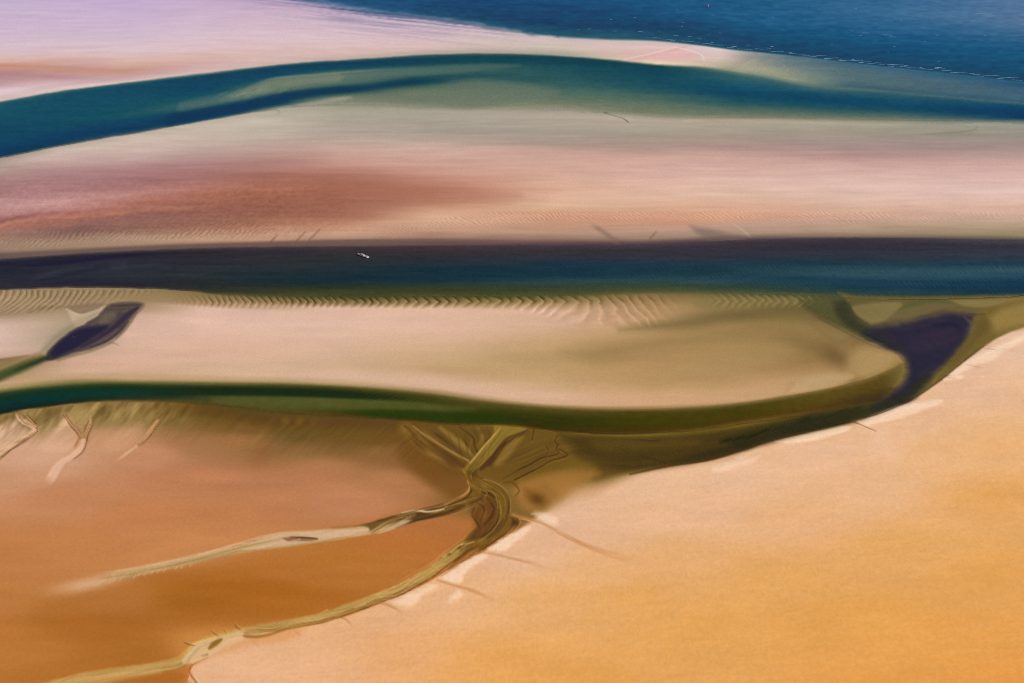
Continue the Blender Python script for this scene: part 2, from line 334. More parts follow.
# ------------------------------------------------------------------ R3: middle bank
c3 = {
 0:   [(289, (150, 128, 96)), (296, (168, 142, 106)), (308, (166, 140, 106)), (315, (160, 132, 104)), (320, (190, 160, 140)), (327, (216, 184, 168)), (350, (212, 178, 160)), (357, (200, 166, 144)), (361, (150, 120, 85)), (368, (130, 112, 66)), (384, (196, 160, 122)), (390, (160, 140, 90))],
 70:  [(288, (150, 128, 94)), (300, (160, 134, 100)), (312, (170, 146, 115)), (320, (176, 154, 124)), (340, (170, 152, 126)), (362, (205, 166, 140)), (372, (208, 170, 140)), (379, (188, 154, 116)), (382, (128, 116, 66))],
 130: [(287, (146, 126, 90)), (297, (150, 126, 88)), (306, (160, 132, 100)), (316, (208, 172, 150)), (340, (218, 180, 158)), (362, (213, 172, 146)), (372, (208, 170, 140)), (379, (190, 158, 120)), (382, (128, 116, 66))],
 200: [(289, (108, 96, 56)), (297, (138, 114, 72)), (304, (166, 134, 98)), (307.5, (216, 178, 156)), (322, (224, 186, 166)), (345, (220, 178, 154)), (366, (212, 176, 146)), (374, (208, 174, 140)), (380, (186, 156, 112)), (383, (110, 104, 56))],
 330: [(293, (66, 68, 34)), (298, (98, 88, 46)), (304, (150, 122, 84)), (308, (220, 182, 156)), (325, (224, 186, 165)), (348, (216, 178, 150)), (366, (208, 172, 140)), (377, (216, 178, 150)), (383, (190, 158, 118)), (386.5, (110, 98, 48))],
 450: [(292, (72, 70, 34)), (298, (108, 94, 48)), (304, (156, 128, 86)), (309, (220, 182, 154)), (330, (222, 182, 156)), (352, (206, 170, 130)), (370, (190, 155, 112)), (380, (212, 174, 142)), (390, (216, 178, 148)), (396, (140, 116, 70))],
 540: [(291, (72, 74, 38)), (298, (118, 104, 58)), (304, (170, 140, 96)), (311, (214, 175, 146)), (325, (216, 178, 150)), (340, (200, 164, 122)), (360, (180, 148, 100)), (380, (196, 160, 114)), (394, (216, 176, 144)), (403, (208, 170, 136)), (406, (130, 108, 62))],
 650: [(288, (84, 84, 50)), (296, (126, 108, 66)), (306, (164, 134, 92)), (318, (178, 146, 104)), (330, (172, 142, 96)), (352, (166, 136, 88)), (380, (174, 142, 94)), (395, (196, 158, 116)), (405, (200, 162, 124)), (409, (130, 108, 62))],
 745: [(290, (80, 84, 50)), (298, (112, 102, 60)), (306, (136, 118, 70)), (316, (124, 108, 62)), (324, (140, 118, 72)), (345, (160, 132, 84)), (372, (168, 138, 90)), (390, (190, 154, 110)), (400, (188, 154, 112)), (404, (120, 102, 56))],
 805: [(292, (78, 84, 50)), (300, (90, 88, 50)), (310, (106, 95, 56)), (322, (118, 102, 58)), (342, (150, 125, 78)), (362, (142, 115, 70)), (378, (176, 144, 98)), (390, (190, 156, 112)), (394, (120, 104, 56))],
 850: [(294, (76, 84, 50)), (305, (70, 72, 42)), (318, (64, 64, 38)), (332, (104, 92, 52)), (348, (140, 116, 70)), (366, (160, 132, 84)), (377, (164, 136, 86)), (384, (110, 98, 48))],
 895: [(295, (90, 92, 56)), (312, (118, 104, 60)), (330, (100, 86, 50)), (350, (140, 116, 68)), (364, (150, 125, 75)), (368, (110, 98, 48))],
}
m = ss(-1, 1, PY - 0.5 * (T2(PX) + B2(PX)))
mix(m, profile(c3, B2, T3) + ss(520, 640, PX)[..., None] * np.array((8, 2, 2.0)) + (fbm(PX / 80, PY / 5, 13, 3) * 3.5)[..., None])
poly([(425, 369), (470, 362), (540, 350), (600, 345), (560, 366), (500, 374), (445, 374)], (186, 152, 106), 0.45, 7.0)
poly([(60, 318), (90, 322), (70, 335), (50, 350), (44, 345)], (172, 152, 126), 0.4, 8.0)
poly([(66, 309.5), (74, 312), (82, 314), (96, 311), (106, 308), (98, 317), (88, 323), (78, 326), (72, 322)], (204, 180, 150), 0.6, 2.0, dz=0.15)
stroke([(20, 310, 2), (60, 307, 2), (110, 304, 2)], (124, 104, 76), 0.4, 2.5, fade=(.3, .2))
# soft swells on the bank's right end
poly([(620, 330), (680, 318), (740, 308), (790, 302), (830, 303), (830, 312), (790, 315), (730, 322), (680, 330)], (104, 90, 52), .62, 7.0)
poly([(690, 300), (740, 297), (800, 298), (820, 303), (780, 306), (730, 309), (700, 309)], (132, 116, 70), .6, 4.0)
poly([(560, 352), (640, 338), (740, 326), (820, 322), (850, 336), (820, 346), (740, 345), (650, 352), (600, 362)], (150, 122, 76), .6, 10)
blob(770, 350, 34, 9, (158, 132, 84), .5, -8)
blob(834, 356, 20, 9, (108, 84, 48), .85, 28); blob(808, 346, 28, 8, (126, 102, 60), .6, 18); blob(700, 372, 70, 14, (166, 136, 88), .4, -6)
poly([(846, 372), (848, 358), (858, 348), (872, 347), (886, 352), (894, 358), (886, 368), (866, 377)], (176, 146, 96), .65, 7.5, dz=.3)
poly([(786, 394), (794, 383), (812, 376), (834, 374), (852, 377), (836, 387), (810, 392)], (190, 158, 115), .8, 4.0, dz=.2)
stroke([(818, 318, .5), (835, 327, .6), (852, 336, .7), (868, 344, .6), (880, 349, .5)], (96, 76, 42), .45, 1.2, dz=-.1)
stroke([(800, 318, .8), (815, 326, 1.2), (828, 338, 1.5), (845, 343, .8)], (124, 102, 62), .4, 3)

# ------------------------------------------------------------------ R4: rust flats lower left, R5: golden flat lower right
p4 = [(-20, 430, (206, 160, 118)), (30, 455, (214, 158, 122)), (5, 480, (208, 145, 105)), (100, 440, (204, 146, 106)), (60, 500, (198, 128, 82)), (20, 560, (195, 120, 64)), (-40, 600, (192, 118, 58)), (15, 650, (190, 114, 46)),
      (100, 625, (174, 99, 34)), (200, 600, (170, 95, 26)), (110, 600, (182, 108, 46)), (60, 680, (186, 110, 42)), (130, 655, (176, 102, 36)), (300, 570, (184, 108, 42)), (400, 545, (188, 108, 46)), (260, 590, (176, 98, 28)), (350, 560, (188, 112, 44)),
      (430, 530, (182, 106, 50)), (200, 480, (194, 122, 78)), (300, 480, (190, 120, 76)), (400, 480, (188, 120, 74)), (300, 452, (146, 98, 52)), (300, 436, (108, 76, 30)), (230, 430, (124, 86, 38)), (420, 440, (100, 68, 24)), (350, 446, (122, 82, 36)), (200, 445, (166, 110, 66)), (320, 468, (182, 116, 72)), (150, 455, (200, 132, 92)), (230, 440, (168, 108, 58)), (380, 450, (150, 96, 48)), (360, 436, (118, 82, 32)), (410, 455, (136, 88, 42)),
      (440, 468, (140, 88, 42)), (150, 520, (200, 124, 72)), (230, 520, (198, 124, 72)), (350, 502, (196, 126, 82)), (270, 500, (192, 120, 74)), (80, 550, (198, 124, 68)), (180, 540, (204, 130, 74)), (20, 420, (150, 118, 66)), (100, 415, (148, 116, 62)),
      (160, 415, (134, 102, 50)), (440, 440, (128, 90, 34)), (220, 650, (205, 130, 60)), (480, 450, (140, 104, 42)), (540, 450, (122, 92, 26)), (600, 450, (98, 74, 20)), (660, 448, (86, 66, 18)), (720, 440, (80, 66, 18)),
      (590, 470, (112, 80, 22)), (640, 462, (84, 60, 14)), (545, 475, (128, 92, 32)), (560, 490, (168, 116, 56)), (500, 500, (130, 90, 35))]
p5 = [(1000, 345, (226, 186, 165)), (1060, 400, (224, 178, 145)), (960, 390, (228, 184, 158)), (900, 425, (228, 182, 152)), (820, 450, (228, 182, 152)), (740, 475, (228, 183, 152)), (650, 485, (228, 183, 150)), (960, 450, (228, 176, 132)), (700, 510, (229, 180, 142)),
      (800, 520, (228, 174, 126)), (860, 490, (228, 178, 138)), (600, 530, (228, 180, 142)), (600, 570, (226, 170, 116)), (680, 560, (227, 170, 112)), (900, 550, (226, 166, 98)), (1000, 500, (226, 164, 98)), (1000, 450, (228, 174, 125)), (780, 580, (226, 165, 94)), (640, 600, (226, 164, 92)),
      (700, 630, (227, 163, 88)), (850, 620, (225, 160, 82)), (950, 650, (227, 158, 80)), (1010, 675, (227, 154, 76)), (1000, 580, (224, 160, 86)), (500, 660, (228, 163, 90)), (400, 650, (228, 167, 110)), (300, 660, (229, 176, 132)), (240, 660, (230, 178, 136)),
      (560, 690, (228, 161, 84)), (560, 515, (228, 182, 150)), (520, 560, (229, 182, 146)), (480, 590, (228, 176, 130)), (420, 610, (229, 176, 130)), (340, 640, (229, 174, 126)), (540, 600, (226, 168, 104)), (900, 700, (227, 156, 77)), (700, 760, (227, 156, 76))]
m4 = ss(-1, 1, PY - (0.5 * (T3(PX) + B3(PX)) + 60 * ss(880, 960, PX)))
F4 = scatter(p4) + np.array((-5, 3, 7.0)) + (fbm(PX / 70, PY / 9, 14, 3) * 4)[..., None]
mix(m4, F4)
# olive skin under the green channel
for x0, x1, k in ((-60, 180, .55), (150, 470, .8)):
    d = (PY - B3(PX) - 4 * wob - 3 * wob2)
    f = ss(x0 - 20, x0 + 30, PX) * (1 - ss(x1 - 30, x1 + 20, PX)) * (1 - ss(2, 32 if x0 > 0 else 26, d)) * ss(-12, -2, d)
    mix(k * f, (98, 70, 24) if x0 > 0 else (146, 116, 64))
w = win(150, 480, 395, 445)
d = PY[w] - curve((150, 407), (230, 414), (290, 421), (360, 424), (440, 430), (480, 434))(PX[w])
f = np.exp(-(d / 7.0) ** 2) * ss(160, 230, PX[w]) * (1 - ss(420, 470, PX[w]))
T[w] += (0.7 * f)[..., None] * (np.array((88, 60, 14.)) - T[w])
f = np.exp(-((d + 1 + 0.05 * (PX[w] - 300)) / 5) ** 2) * ss(270, 285, PX[w]) * (1 - ss(300, 330, PX[w])) * (0.5 + 0.5 * np.sin(PX[w] * 0.42 + PY[w] * 0.5 - 1.2 * ss(414, 428, PY[w]) * 3))
T[w] += (0.55 * f)[..., None] * (np.array((128, 92, 40.)) - T[w])
# R5
e5 = PY - T5(PX)
soft5 = np.interp(PX, [500, 540, 560, 600, 640, 700, 1100], [1.2, 5, 14, 14, 6, 2.0, 1.6])
m5 = ss(-soft5, soft5, e5) * ss(186, 192, PX + 0.35 * (PY - 668))
F5 = scatter(p5, 170.0, 60.0, 1.9) + np.array((2, 1, -8.0)) * ss(560, 420, PY)[..., None] + np.array((2, 2, 1.0))
sk = fbm(PX / 42 + PY / 90, PY / 5.5 + PX / 150, 15, 4); sk2 = fbm(PX / 9 + PY / 20, PY / 2.2 + PX / 40, 16, 2)
F5 = F5 + (sk * 3.0 + sk2 * 3.2)[..., None] * np.array((0.4, .8, 1.3)) 
mix(m5, F5)
DZ += m5 * (0.35 * ss(0, 40, e5) + 0.05 * sk + 0.014 * sk2)
# bare dry crests along the bank of R5
DRY = (248, 216, 184)
for P, a, s in (
   ([(774, 441), (796, 435.5), (846, 426), (843, 432), (796, 443.5), (778, 443)], .95, 1.6),
   ([(855, 421), (875, 413.5), (896, 405), (920, 402), (942, 400.5), (934, 405.5), (907, 416), (880, 422), (862, 426)], .95, 1.6),
   ([(947, 374), (962, 363), (985, 351), (1008, 341), (1030, 332), (1034, 337), (1008, 349), (990, 361), (971, 367), (957, 375)], .85, 2.2),
   ([(944, 378), (962, 376.5), (956, 380), (943, 381)], .8, 1.4),
   ([(712, 467), (735, 461), (759, 456), (752, 462), (730, 469), (712, 473)], .55, 2.2),
   ([(734, 457), (748, 450), (764, 446), (752, 453), (740, 458)], .5, 2.0),
   ([(532, 513.5), (539, 511.5), (557, 519), (557, 525), (548, 524.5)], .8, 2.2),
   ([(488, 548.6), (506, 537), (526, 526.6), (529.5, 529), (522, 536), (511, 545), (505, 552), (497, 551.5)], .9, 2.0),
   ([(439.6, 578), (458, 566), (477, 556), (488, 555.4), (475, 565), (463, 575), (460, 584), (447, 582)], .9, 2.0),
   ([(391, 602), (417.6, 589.5), (432, 584.5), (438, 588), (424, 594), (412, 606), (402, 607)], .8, 2.4),
   ([(458, 591), (462, 595), (455, 602), (447, 603), (450, 596)], .75, 2.6)):
    poly(P, DRY, a * .86, s * 1.25, dz=0.10, rough=0.7, streak=1.4)
stroke([(965, 366, .4), (990, 353, .6), (1026, 337, .7)], (253, 228, 200), 0.5, 1.4, fade=(.2, 0))
blob(880, 440, 12, 8, (240, 196, 165), .5, 50); blob(893, 455, 8, 8, (238, 194, 160), .4)
# narrow drains running back over R5
RUST = (196, 134, 80)
for P, a, s, f in (
   ([(512, 514, .8), (524, 518, 1.4), (540, 523, 1.4), (560, 534, 1.6), (580, 544, 2.0), (600, 552, 2.8), (625, 559, 4), (650, 566, 5)], .72, 1.6, (0, .6)),
   ([(482, 552, .8), (495, 554.5, 1.0), (515, 560, 1.2), (535, 565, 2.0), (556, 574, 3)], .6, 1.3, (0, .6)),
   ([(437, 580, .8), (455, 586, 1.2), (470, 590.5, 1.6), (485, 597, 2.0), (500, 604, 2.6)], .65, 1.4, (0, .5)),
   ([(374, 603, .8), (385, 604, 1.4), (397, 610, 1.2), (408, 618, 1.5)], .7, 1.4, (0, .6)),
   ([(338, 616, .6), (346, 620, .8), (353, 628, .6)], .75, 1.0, (0, .5)),
   ([(294, 631, .6), (302, 638, .8)], .5, 1.2, (0, .6)), ([(250, 640, .6), (262, 650, 1)], .3, 2, (0, .6))):
    stroke(P, RUST, a, s, dz=-0.10, fade=f)
stroke([(538, 522.5, .3), (556, 531, .4), (572, 540, .4)], (246, 206, 165), .5, .7)
stroke([(519, 518.5, .3), (530, 521, .35), (542, 526, .4), (556, 533, .3)], (244, 205, 165), .6, .7, dz=.05)
stroke([(853, 421, .8), (860, 424.5, .6), (868, 428, .5), (876, 431.5, .4)], (150, 98, 62), .75, .7, dz=-.12)
blob(853, 420.5, 2, 1.4, (200, 140, 84), .8)
for x, y in ((944, 377.5), (985, 349), (968, 366), (979, 345)):
    stroke([(x - 2, y - 1, .3), (x + 6, y + .5, .4), (x + 16, y + 2.5, .3)], (170, 128, 98), .5, .7, dz=-.06, fade=(0, .5))

# left edge of R5 by the lowest creek
stroke([(207, 657, 1), (196, 662, 1.2), (190, 667, 1.2), (189, 672, 1.2), (196, 683, 1.2), (206, 698, 1.2)], (182, 106, 46), .8, 1.0, dz=-.12)
stroke([(193, 675, .5), (198, 682, .5), (206, 696, .5)], (246, 204, 160), .8, .7)
poly([(196, 664), (225, 648), (262, 634), (300, 630), (290, 640), (250, 646), (215, 656)], (214, 142, 76), .5, 5.0)
poly([(239, 634), (262, 635), (290, 627), (284, 631), (262, 638), (246, 638)], (150, 98, 36), .8, 1.6)
poly([(-40, 690), (120, 676), (178, 668), (186, 676), (190, 700), (100, 720)], (190, 118, 52), .5, 5)
poly([(110, 683), (140, 678), (176, 672), (184, 680), (160, 690)], (160, 92, 34), .5, 4)

# ------------------------------------------------------------------ left rills in R4
poly([(-8, 432), (10, 420), (22, 424), (26, 432), (14, 443), (-8, 458)], (222, 178, 142), .7, 4)
poly([(60, 424), (66, 416), (74, 428), (79, 440), (74, 448), (56, 452), (40, 446)], (220, 172, 138), .65, 4)
poly([(105, 440), (125, 428), (142, 426), (138, 440), (122, 450), (106, 450)], (214, 164, 124), .5, 6)
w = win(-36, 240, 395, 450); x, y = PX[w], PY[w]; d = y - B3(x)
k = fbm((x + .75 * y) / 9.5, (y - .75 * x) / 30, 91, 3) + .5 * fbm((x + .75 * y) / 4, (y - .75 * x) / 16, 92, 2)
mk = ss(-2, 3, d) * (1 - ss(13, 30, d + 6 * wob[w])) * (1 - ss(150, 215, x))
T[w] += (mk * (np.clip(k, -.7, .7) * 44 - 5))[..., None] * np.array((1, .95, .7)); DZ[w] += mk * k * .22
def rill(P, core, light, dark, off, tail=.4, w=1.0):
    """small branching drain: pale floor, bank shade painted dark on one side, a lit lip painted on the other"""
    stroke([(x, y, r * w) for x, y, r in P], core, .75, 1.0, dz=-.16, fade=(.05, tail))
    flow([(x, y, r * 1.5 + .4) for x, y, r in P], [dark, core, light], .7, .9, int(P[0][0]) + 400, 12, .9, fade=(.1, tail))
    stroke([(x + off[0], y + off[1], .45) for x, y, r in P], dark, .6, .8, dz=-.08, fade=(.1, tail + .15), rough=.3)  # shaded bank, painted as a dark line over the cut
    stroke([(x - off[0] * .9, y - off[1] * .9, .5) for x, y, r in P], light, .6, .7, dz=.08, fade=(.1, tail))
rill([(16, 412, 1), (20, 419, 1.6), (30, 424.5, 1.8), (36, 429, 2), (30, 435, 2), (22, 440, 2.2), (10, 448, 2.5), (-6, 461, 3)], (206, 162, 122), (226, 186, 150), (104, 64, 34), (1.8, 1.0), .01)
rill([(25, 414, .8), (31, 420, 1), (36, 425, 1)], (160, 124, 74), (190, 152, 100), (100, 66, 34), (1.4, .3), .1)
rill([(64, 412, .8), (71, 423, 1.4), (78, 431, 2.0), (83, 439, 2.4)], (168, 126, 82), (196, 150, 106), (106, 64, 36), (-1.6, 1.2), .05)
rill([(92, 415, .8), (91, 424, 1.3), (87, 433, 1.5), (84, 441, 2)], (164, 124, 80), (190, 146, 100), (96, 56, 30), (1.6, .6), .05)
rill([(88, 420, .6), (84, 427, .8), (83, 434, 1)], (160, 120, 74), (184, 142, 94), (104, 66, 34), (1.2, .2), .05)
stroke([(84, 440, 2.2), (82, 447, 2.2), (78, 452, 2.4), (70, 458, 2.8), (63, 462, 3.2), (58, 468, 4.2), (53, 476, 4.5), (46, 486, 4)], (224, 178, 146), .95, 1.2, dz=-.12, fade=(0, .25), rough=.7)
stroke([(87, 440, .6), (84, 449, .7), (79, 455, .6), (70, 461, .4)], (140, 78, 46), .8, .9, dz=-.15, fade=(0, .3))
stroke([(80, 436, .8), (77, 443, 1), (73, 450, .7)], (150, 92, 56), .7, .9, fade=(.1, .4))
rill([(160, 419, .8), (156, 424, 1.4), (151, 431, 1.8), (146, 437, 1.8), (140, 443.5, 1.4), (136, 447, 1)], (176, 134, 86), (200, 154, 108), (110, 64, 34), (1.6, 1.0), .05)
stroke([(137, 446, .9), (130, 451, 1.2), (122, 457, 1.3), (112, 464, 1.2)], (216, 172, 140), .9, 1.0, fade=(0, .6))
poly([(60, 434), (90, 428), (150, 420), (165, 430), (150, 445), (100, 450)], (180, 128, 82), .2, 9)
blob(262, 455, 14, 9, (140, 84, 46), .35, -40)
blob(425, 458, 26, 20, (112, 74, 30), .55, 40); blob(390, 438, 40, 12, (110, 74, 28), .5, 5)

# ------------------------------------------------------------------ creek 1: pale streak running left from the creek mouth
PALE, OLIVE, DBR = (212, 176, 140), (176, 146, 88), (84, 54, 22)
poly([(112, 576), (119, 571), (178, 559), (238, 545), (283, 533), (330, 529), (369, 524), (401, 515), (433, 508), (462, 498), (474, 494), (482, 503), (462, 510), (422, 520), (395, 528), (369, 534), (330, 540), (294, 546), (238, 552), (178, 565), (122, 578.5)],
     (196, 154, 104), .9, 1.6, dz=-.14)
blob(92, 583, 36, 7, (224, 178, 138), .75, -13); blob(70, 587, 22, 5, (224, 178, 138), .45, -5); blob(140, 570, 40, 3.5, (216, 166, 118), .6, -14)
flow([(56, 586, 3), (90, 582, 4), (140, 571, 4), (190, 560, 4.5), (240, 548, 5.5), (290, 539, 6.5), (340, 534, 5.5), (372, 529, 5), (400, 520.5, 5.5), (430, 513.5, 5.5), (456, 506, 5), (478, 498, 5)],
     [(150, 112, 58), (176, 142, 88), (206, 168, 124), (216, 182, 144)], .65, 1.2, 301, 34, 1.5, fade=(.30, .15))
poly([(0, 585), (60, 582), (70, 592), (20, 594)], (200, 130, 75), .3, 8)
poly([(236, 548), (262, 539), (284, 533.5), (330, 530), (362, 528), (372, 530), (340, 537), (318, 540), (290, 545), (250, 550)], PALE, .8, 2.0)
poly([(110, 573), (180, 560), (240, 546), (300, 534), (240, 550), (180, 562), (120, 576)], (190, 156, 104), .7, 1.2)
stroke([(90, 581, .6), (140, 572, .6), (190, 561, .6), (240, 547.5, .6), (290, 536, .5)], (150, 118, 62), .55, .8, fade=(.2, .2))
stroke([(90, 584, .6), (140, 575, .7), (190, 564, .8), (240, 551.5, .8), (300, 544.5, .8), (340, 538.5, .6), (370, 533, .6)], (190, 154, 96), .8, .9, fade=(.2, .1))
stroke([(86, 575, .5), (140, 567.5, .5), (200, 554.5, .5), (262, 536.5, .5), (300, 530, .5)], (222, 180, 140), .7, 1.0, fade=(.2, .1))
poly([(282, 537.5), (296, 536.5), (318, 538), (312, 540.5), (298, 540.5), (288, 541)], (130, 88, 60), .8, 1.3, rough=.8)
stroke([(290, 536.8, .5), (304, 537.4, 1.0), (317, 538.6, .5)], (82, 54, 32), .7, .8)
stroke([(292, 541, .5), (300, 539, .5)], (214, 176, 140), .7, .8)
stroke([(326, 528.7, .6), (345, 527, 1), (360, 526, 1.0)], (150, 96, 56), .7, 1.0, fade=(.3, .2))
poly([(355, 526), (372, 522.5), (392, 516), (398, 517), (384, 523), (376, 527.5), (370, 531), (368, 527)], (96, 66, 30), .85, 1.4, rough=.7)
poly([(378, 534), (392, 526), (406, 518), (416, 515), (410, 521), (396, 528)], (204, 170, 128), .85, 1.5)
stroke([(372, 533, .8), (386, 524, 1.2), (402, 515.5, 1.4), (416, 511, 1)], (128, 104, 46), .8, 1.2)
flow([(376, 529, 2), (400, 521.5, 4.5), (424, 515, 5.0), (446, 509.5, 5.2), (464, 503.5, 5.2), (480, 496, 5)], [(60, 36, 12), (92, 62, 24), (132, 98, 42), (176, 138, 82)], .85, 1.3, 305, 26, 1.4, fade=(.3, 0))
poly([(378, 534), (392, 526), (406, 518), (416, 515), (410, 521), (396, 528)], (204, 170, 128), .8, 1.5)
poly([(404, 520), (420, 513.5), (440, 512), (458, 505), (466, 506), (446, 514), (424, 520)], (70, 44, 16), .75, 1.8, rough=.8)
stroke([(402, 513, .5), (416, 510.5, .9), (428, 511.5, .9), (444, 509, .5)], (226, 194, 150), .85, .8, dz=.05)
stroke([(368, 524, .4), (386, 519, .5), (404, 513.5, .6), (424, 508.5, .7), (444, 503.5, .8), (460, 498, .9), (470, 491, .9)], (64, 36, 14), .55, 1.0, dz=-.08, rough=.6)
stroke([(446, 506.5, 1), (460, 502.5, 1.6), (474, 498, 1.6), (482, 492, 1.8)], (138, 106, 42), .75, 1.2)
stroke([(396, 528, .4), (410, 523.5, .6), (432, 518, .7), (456, 511, .7), (478, 503.5, .6)], (110, 66, 26), .45, 1.0, rough=.6)
stroke([(455, 513.8, .4), (470, 508.6, .5), (483, 502, .5)], (196, 150, 84), .3, .9)
for i in range(16):
    x = 96 + i * 6.2 + random.Random(i).uniform(-1.5, 1.5); y = 583.5 - (x - 96) * 0.19 + random.Random(i + 50).uniform(-.8, 1.2)
    if i % 7 != 5:
        stroke([(x - 1.2, y + 1.4, .4), (x, y, .6), (x + 1.5, y - 1.4, .4)], (226, 178, 134), .6, .6, dz=.04)

# ------------------------------------------------------------------ creek mouth, its fan and the lower creek
OL, BR, DK = (134, 103, 36), (122, 76, 30), (70, 40, 12)
poly([(408, 425), (440, 424), (480, 426), (520, 427), (560, 432), (572, 450), (560, 470), (530, 482), (505, 486), (478, 478), (452, 476), (430, 462), (412, 440)], (108, 78, 27), .85, 6)
poly([(409, 440), (420, 445), (446, 468), (470, 480), (466, 492), (452, 498), (428, 484), (408, 466), (398, 452)], (114, 74, 28), .8, 7)
flow([(405, 428, 6), (430, 446, 9), (455, 462, 8), (472, 474, 5)], [(84, 54, 16), (118, 84, 32), (150, 114, 54)], .6, 5, 311, 22, 3.2)
blob(500, 446, 52, 18, (84, 60, 17), .45); blob(545, 440, 40, 9, (92, 68, 20), .4)
# left lobe
stroke([(412, 424, 1), (424, 437, 2.2), (440, 450, 2.6), (456, 462, 2.2), (468, 470, 1.5)], (100, 64, 20), .8, 2.0, dz=-.2)
stroke([(413, 426, .6), (423, 434, 1.0), (438, 444, 1.2), (456, 455, 1.5), (468, 461, 1.0)], (172, 136, 74), .75, 1.2, dz=.18)
stroke([(418, 445, 1.5), (434, 456, 2.5), (452, 467, 2.5), (464, 473, 1)], (158, 112, 56), .55, 2.4, dz=.1, fade=(.3, .1))
stroke([(440, 428, 1.5), (452, 438, 3), (464, 447, 3), (472, 455, 1.5)], (160, 126, 60), .6, 2.5, dz=.1)
stroke([(459, 427, .5), (466, 432, .6), (473, 438, .8), (474, 446, .7), (477, 452, .6)], (80, 54, 14), .85, .8, dz=-.18)
stroke([(470, 428, .5), (474, 434, .7), (478, 441, .5)], (100, 74, 24), .6, 1.2, dz=-.08)
stroke([(485, 427, .6), (488, 434, 1.0), (484, 442, 1.0)], (100, 74, 26), .55, 1.6, dz=-.08)
stroke([(478, 429, 1), (482, 438, 1.8), (478, 448, 1.2)], (160, 128, 62), .5, 2.0, dz=.06)
blob(452, 464, 13, 6, (74, 46, 14), .6, 30); blob(445, 440, 10, 4, (84, 58, 18), .5, 40); blob(480, 432, 8, 3, (92, 68, 22), .5, 0)
stroke([(528, 431, 1.5), (514, 437, 2.2), (504, 444, 3.2), (495, 455, 4.0), (486, 466, 3.5)], (74, 43, 10), .75, 2.8, fade=(.15, .05))  # bank shadow right of the feeder, painted into the colour
for k in range(26):
    r_ = random.Random(k + 700); a_ = (k + r_.random()) / 26
    x1 = 414 + a_ * 150; y1 = float(B3(np.array(x1))) + 2 + 10 * max(0, a_ - .75) * r_.random(); x0 = 466 + a_ * 22 + r_.uniform(-3, 3); y0 = 470 - 6 * r_.random()
    t0, t1 = r_.uniform(0, .45), r_.uniform(.65, 1)
    q_ = lambda t: (x0 + (x1 - x0) * t + 5 * math.sin(t * 3 + k), y0 + (y1 - y0) * t ** (.8 + .5 * a_))
    pts_ = [q_(t0 + (t1 - t0) * i / 4) for i in range(5)]
    stroke([(x, y, r_.uniform(.3, .8)) for x, y in pts_], r_.choice([(70, 46, 12), (84, 58, 18), (156, 120, 56)]), r_.uniform(.25, .5), 1.2, dz=r_.choice((-.08, .06)), fade=(.25, .3), rough=.6)
# trunk feeder
poly([(494, 425), (510, 424), (528, 428), (514, 437), (500, 446), (490, 458), (478, 469), (468, 474), (463, 470), (474, 458), (486, 444), (494, 434)], (138, 114, 44), .9, 1.4, dz=-.25)
stroke([(530, 429, .6), (516, 434, 1.0), (506, 439, 1.6), (500, 447, 2.4), (494, 456, 2.8), (486, 464, 2.6), (478, 471, 1.8)], (86, 50, 12), .85, 1.2, dz=-.15, fade=(.1, .05))  # feeder's right bank shadow again, painted darker along the cut
stroke([(500, 427, .3), (494, 435, .5), (484, 446, .5), (476, 456, .6), (470, 463, .4)], (200, 158, 88), .85, .7, dz=.1)
stroke([(502, 430, .3), (494, 441, .4), (485, 452, .4), (476, 464, .4)], (92, 68, 22), .7, .6)
stroke([(512, 428, .4), (502, 438, .5), (492, 449, .5)], (112, 92, 34), .6, .8)
poly([(500, 452), (508, 444), (524, 436), (516, 448), (508, 458), (498, 466), (494, 464)], (166, 126, 62), .55, 3.5, dz=.12)
# right lobe
poly([(532, 430), (560, 434), (600, 440), (620, 452), (590, 462), (560, 470), (530, 478), (512, 470), (520, 445)], (110, 82, 24), .6, 6)
flow([(500, 470, 10), (540, 456, 14), (590, 446, 14), (640, 447, 12), (700, 444, 8), (740, 436, 4)], [(76, 54, 12), (100, 74, 21), (122, 92, 30)], .38, 8, 312, 40, 3.0, fade=(.1, .2))
for P, a in (([(534, 429, .4), (533, 434, .5), (532, 440, .4)], .8), ([(557, 436, .4), (554.5, 441, .5), (557.5, 445, .6), (556, 449, .5), (558.5, 453, .6), (552, 455.5, .5), (542, 457.5, .6), (530, 464, .6), (518, 470, .5)], .85),
             ([(558, 449, .4), (564, 452, .6), (567, 455, .8), (560, 458, .5), (550, 461, .5), (538, 468, .6), (526, 474, .7), (514, 480, .6)], .85), ([(545, 447, .3), (548, 450, .4), (546, 455, .3)], .5)):
    stroke(P, (66, 38, 8), a, .7, dz=-.2, rough=.3)
    stroke([(x + .8, y + 1.8, .6) for x, y, r in P], (150, 112, 44), .25, 1.2, dz=.05)
poly([(600, 463), (640, 459), (690, 452), (740, 440), (742, 448), (700, 459), (650, 468), (610, 477), (592, 480)], (80, 54, 14), .45, 4)
stroke([(555, 468, 1.5), (600, 462, 2), (650, 460, 2), (700, 452, 1.5)], (122, 90, 28), .45, 3, fade=(.2, .3))
poly([(520, 482), (545, 474), (580, 470), (600, 474), (576, 487), (556, 503), (540, 512), (524, 508), (515, 494)], (170, 118, 58), .7, 6)
blob(537, 499, 10, 6.5, (84, 50, 14), .85, 25); blob(546, 490, 14, 8, (130, 88, 36), .4, 30); blob(528, 492, 8, 4, (130, 82, 30), .6, 40)
stroke([(503, 483, .7), (510, 482, .8), (516, 486, .8), (519, 491, .7), (515, 496, .6)], (104, 62, 22), .7, .9, dz=-.1)
stroke([(503, 479, .5), (512, 474, .6), (522, 468, .5)], (84, 50, 14), .6, 1.0)
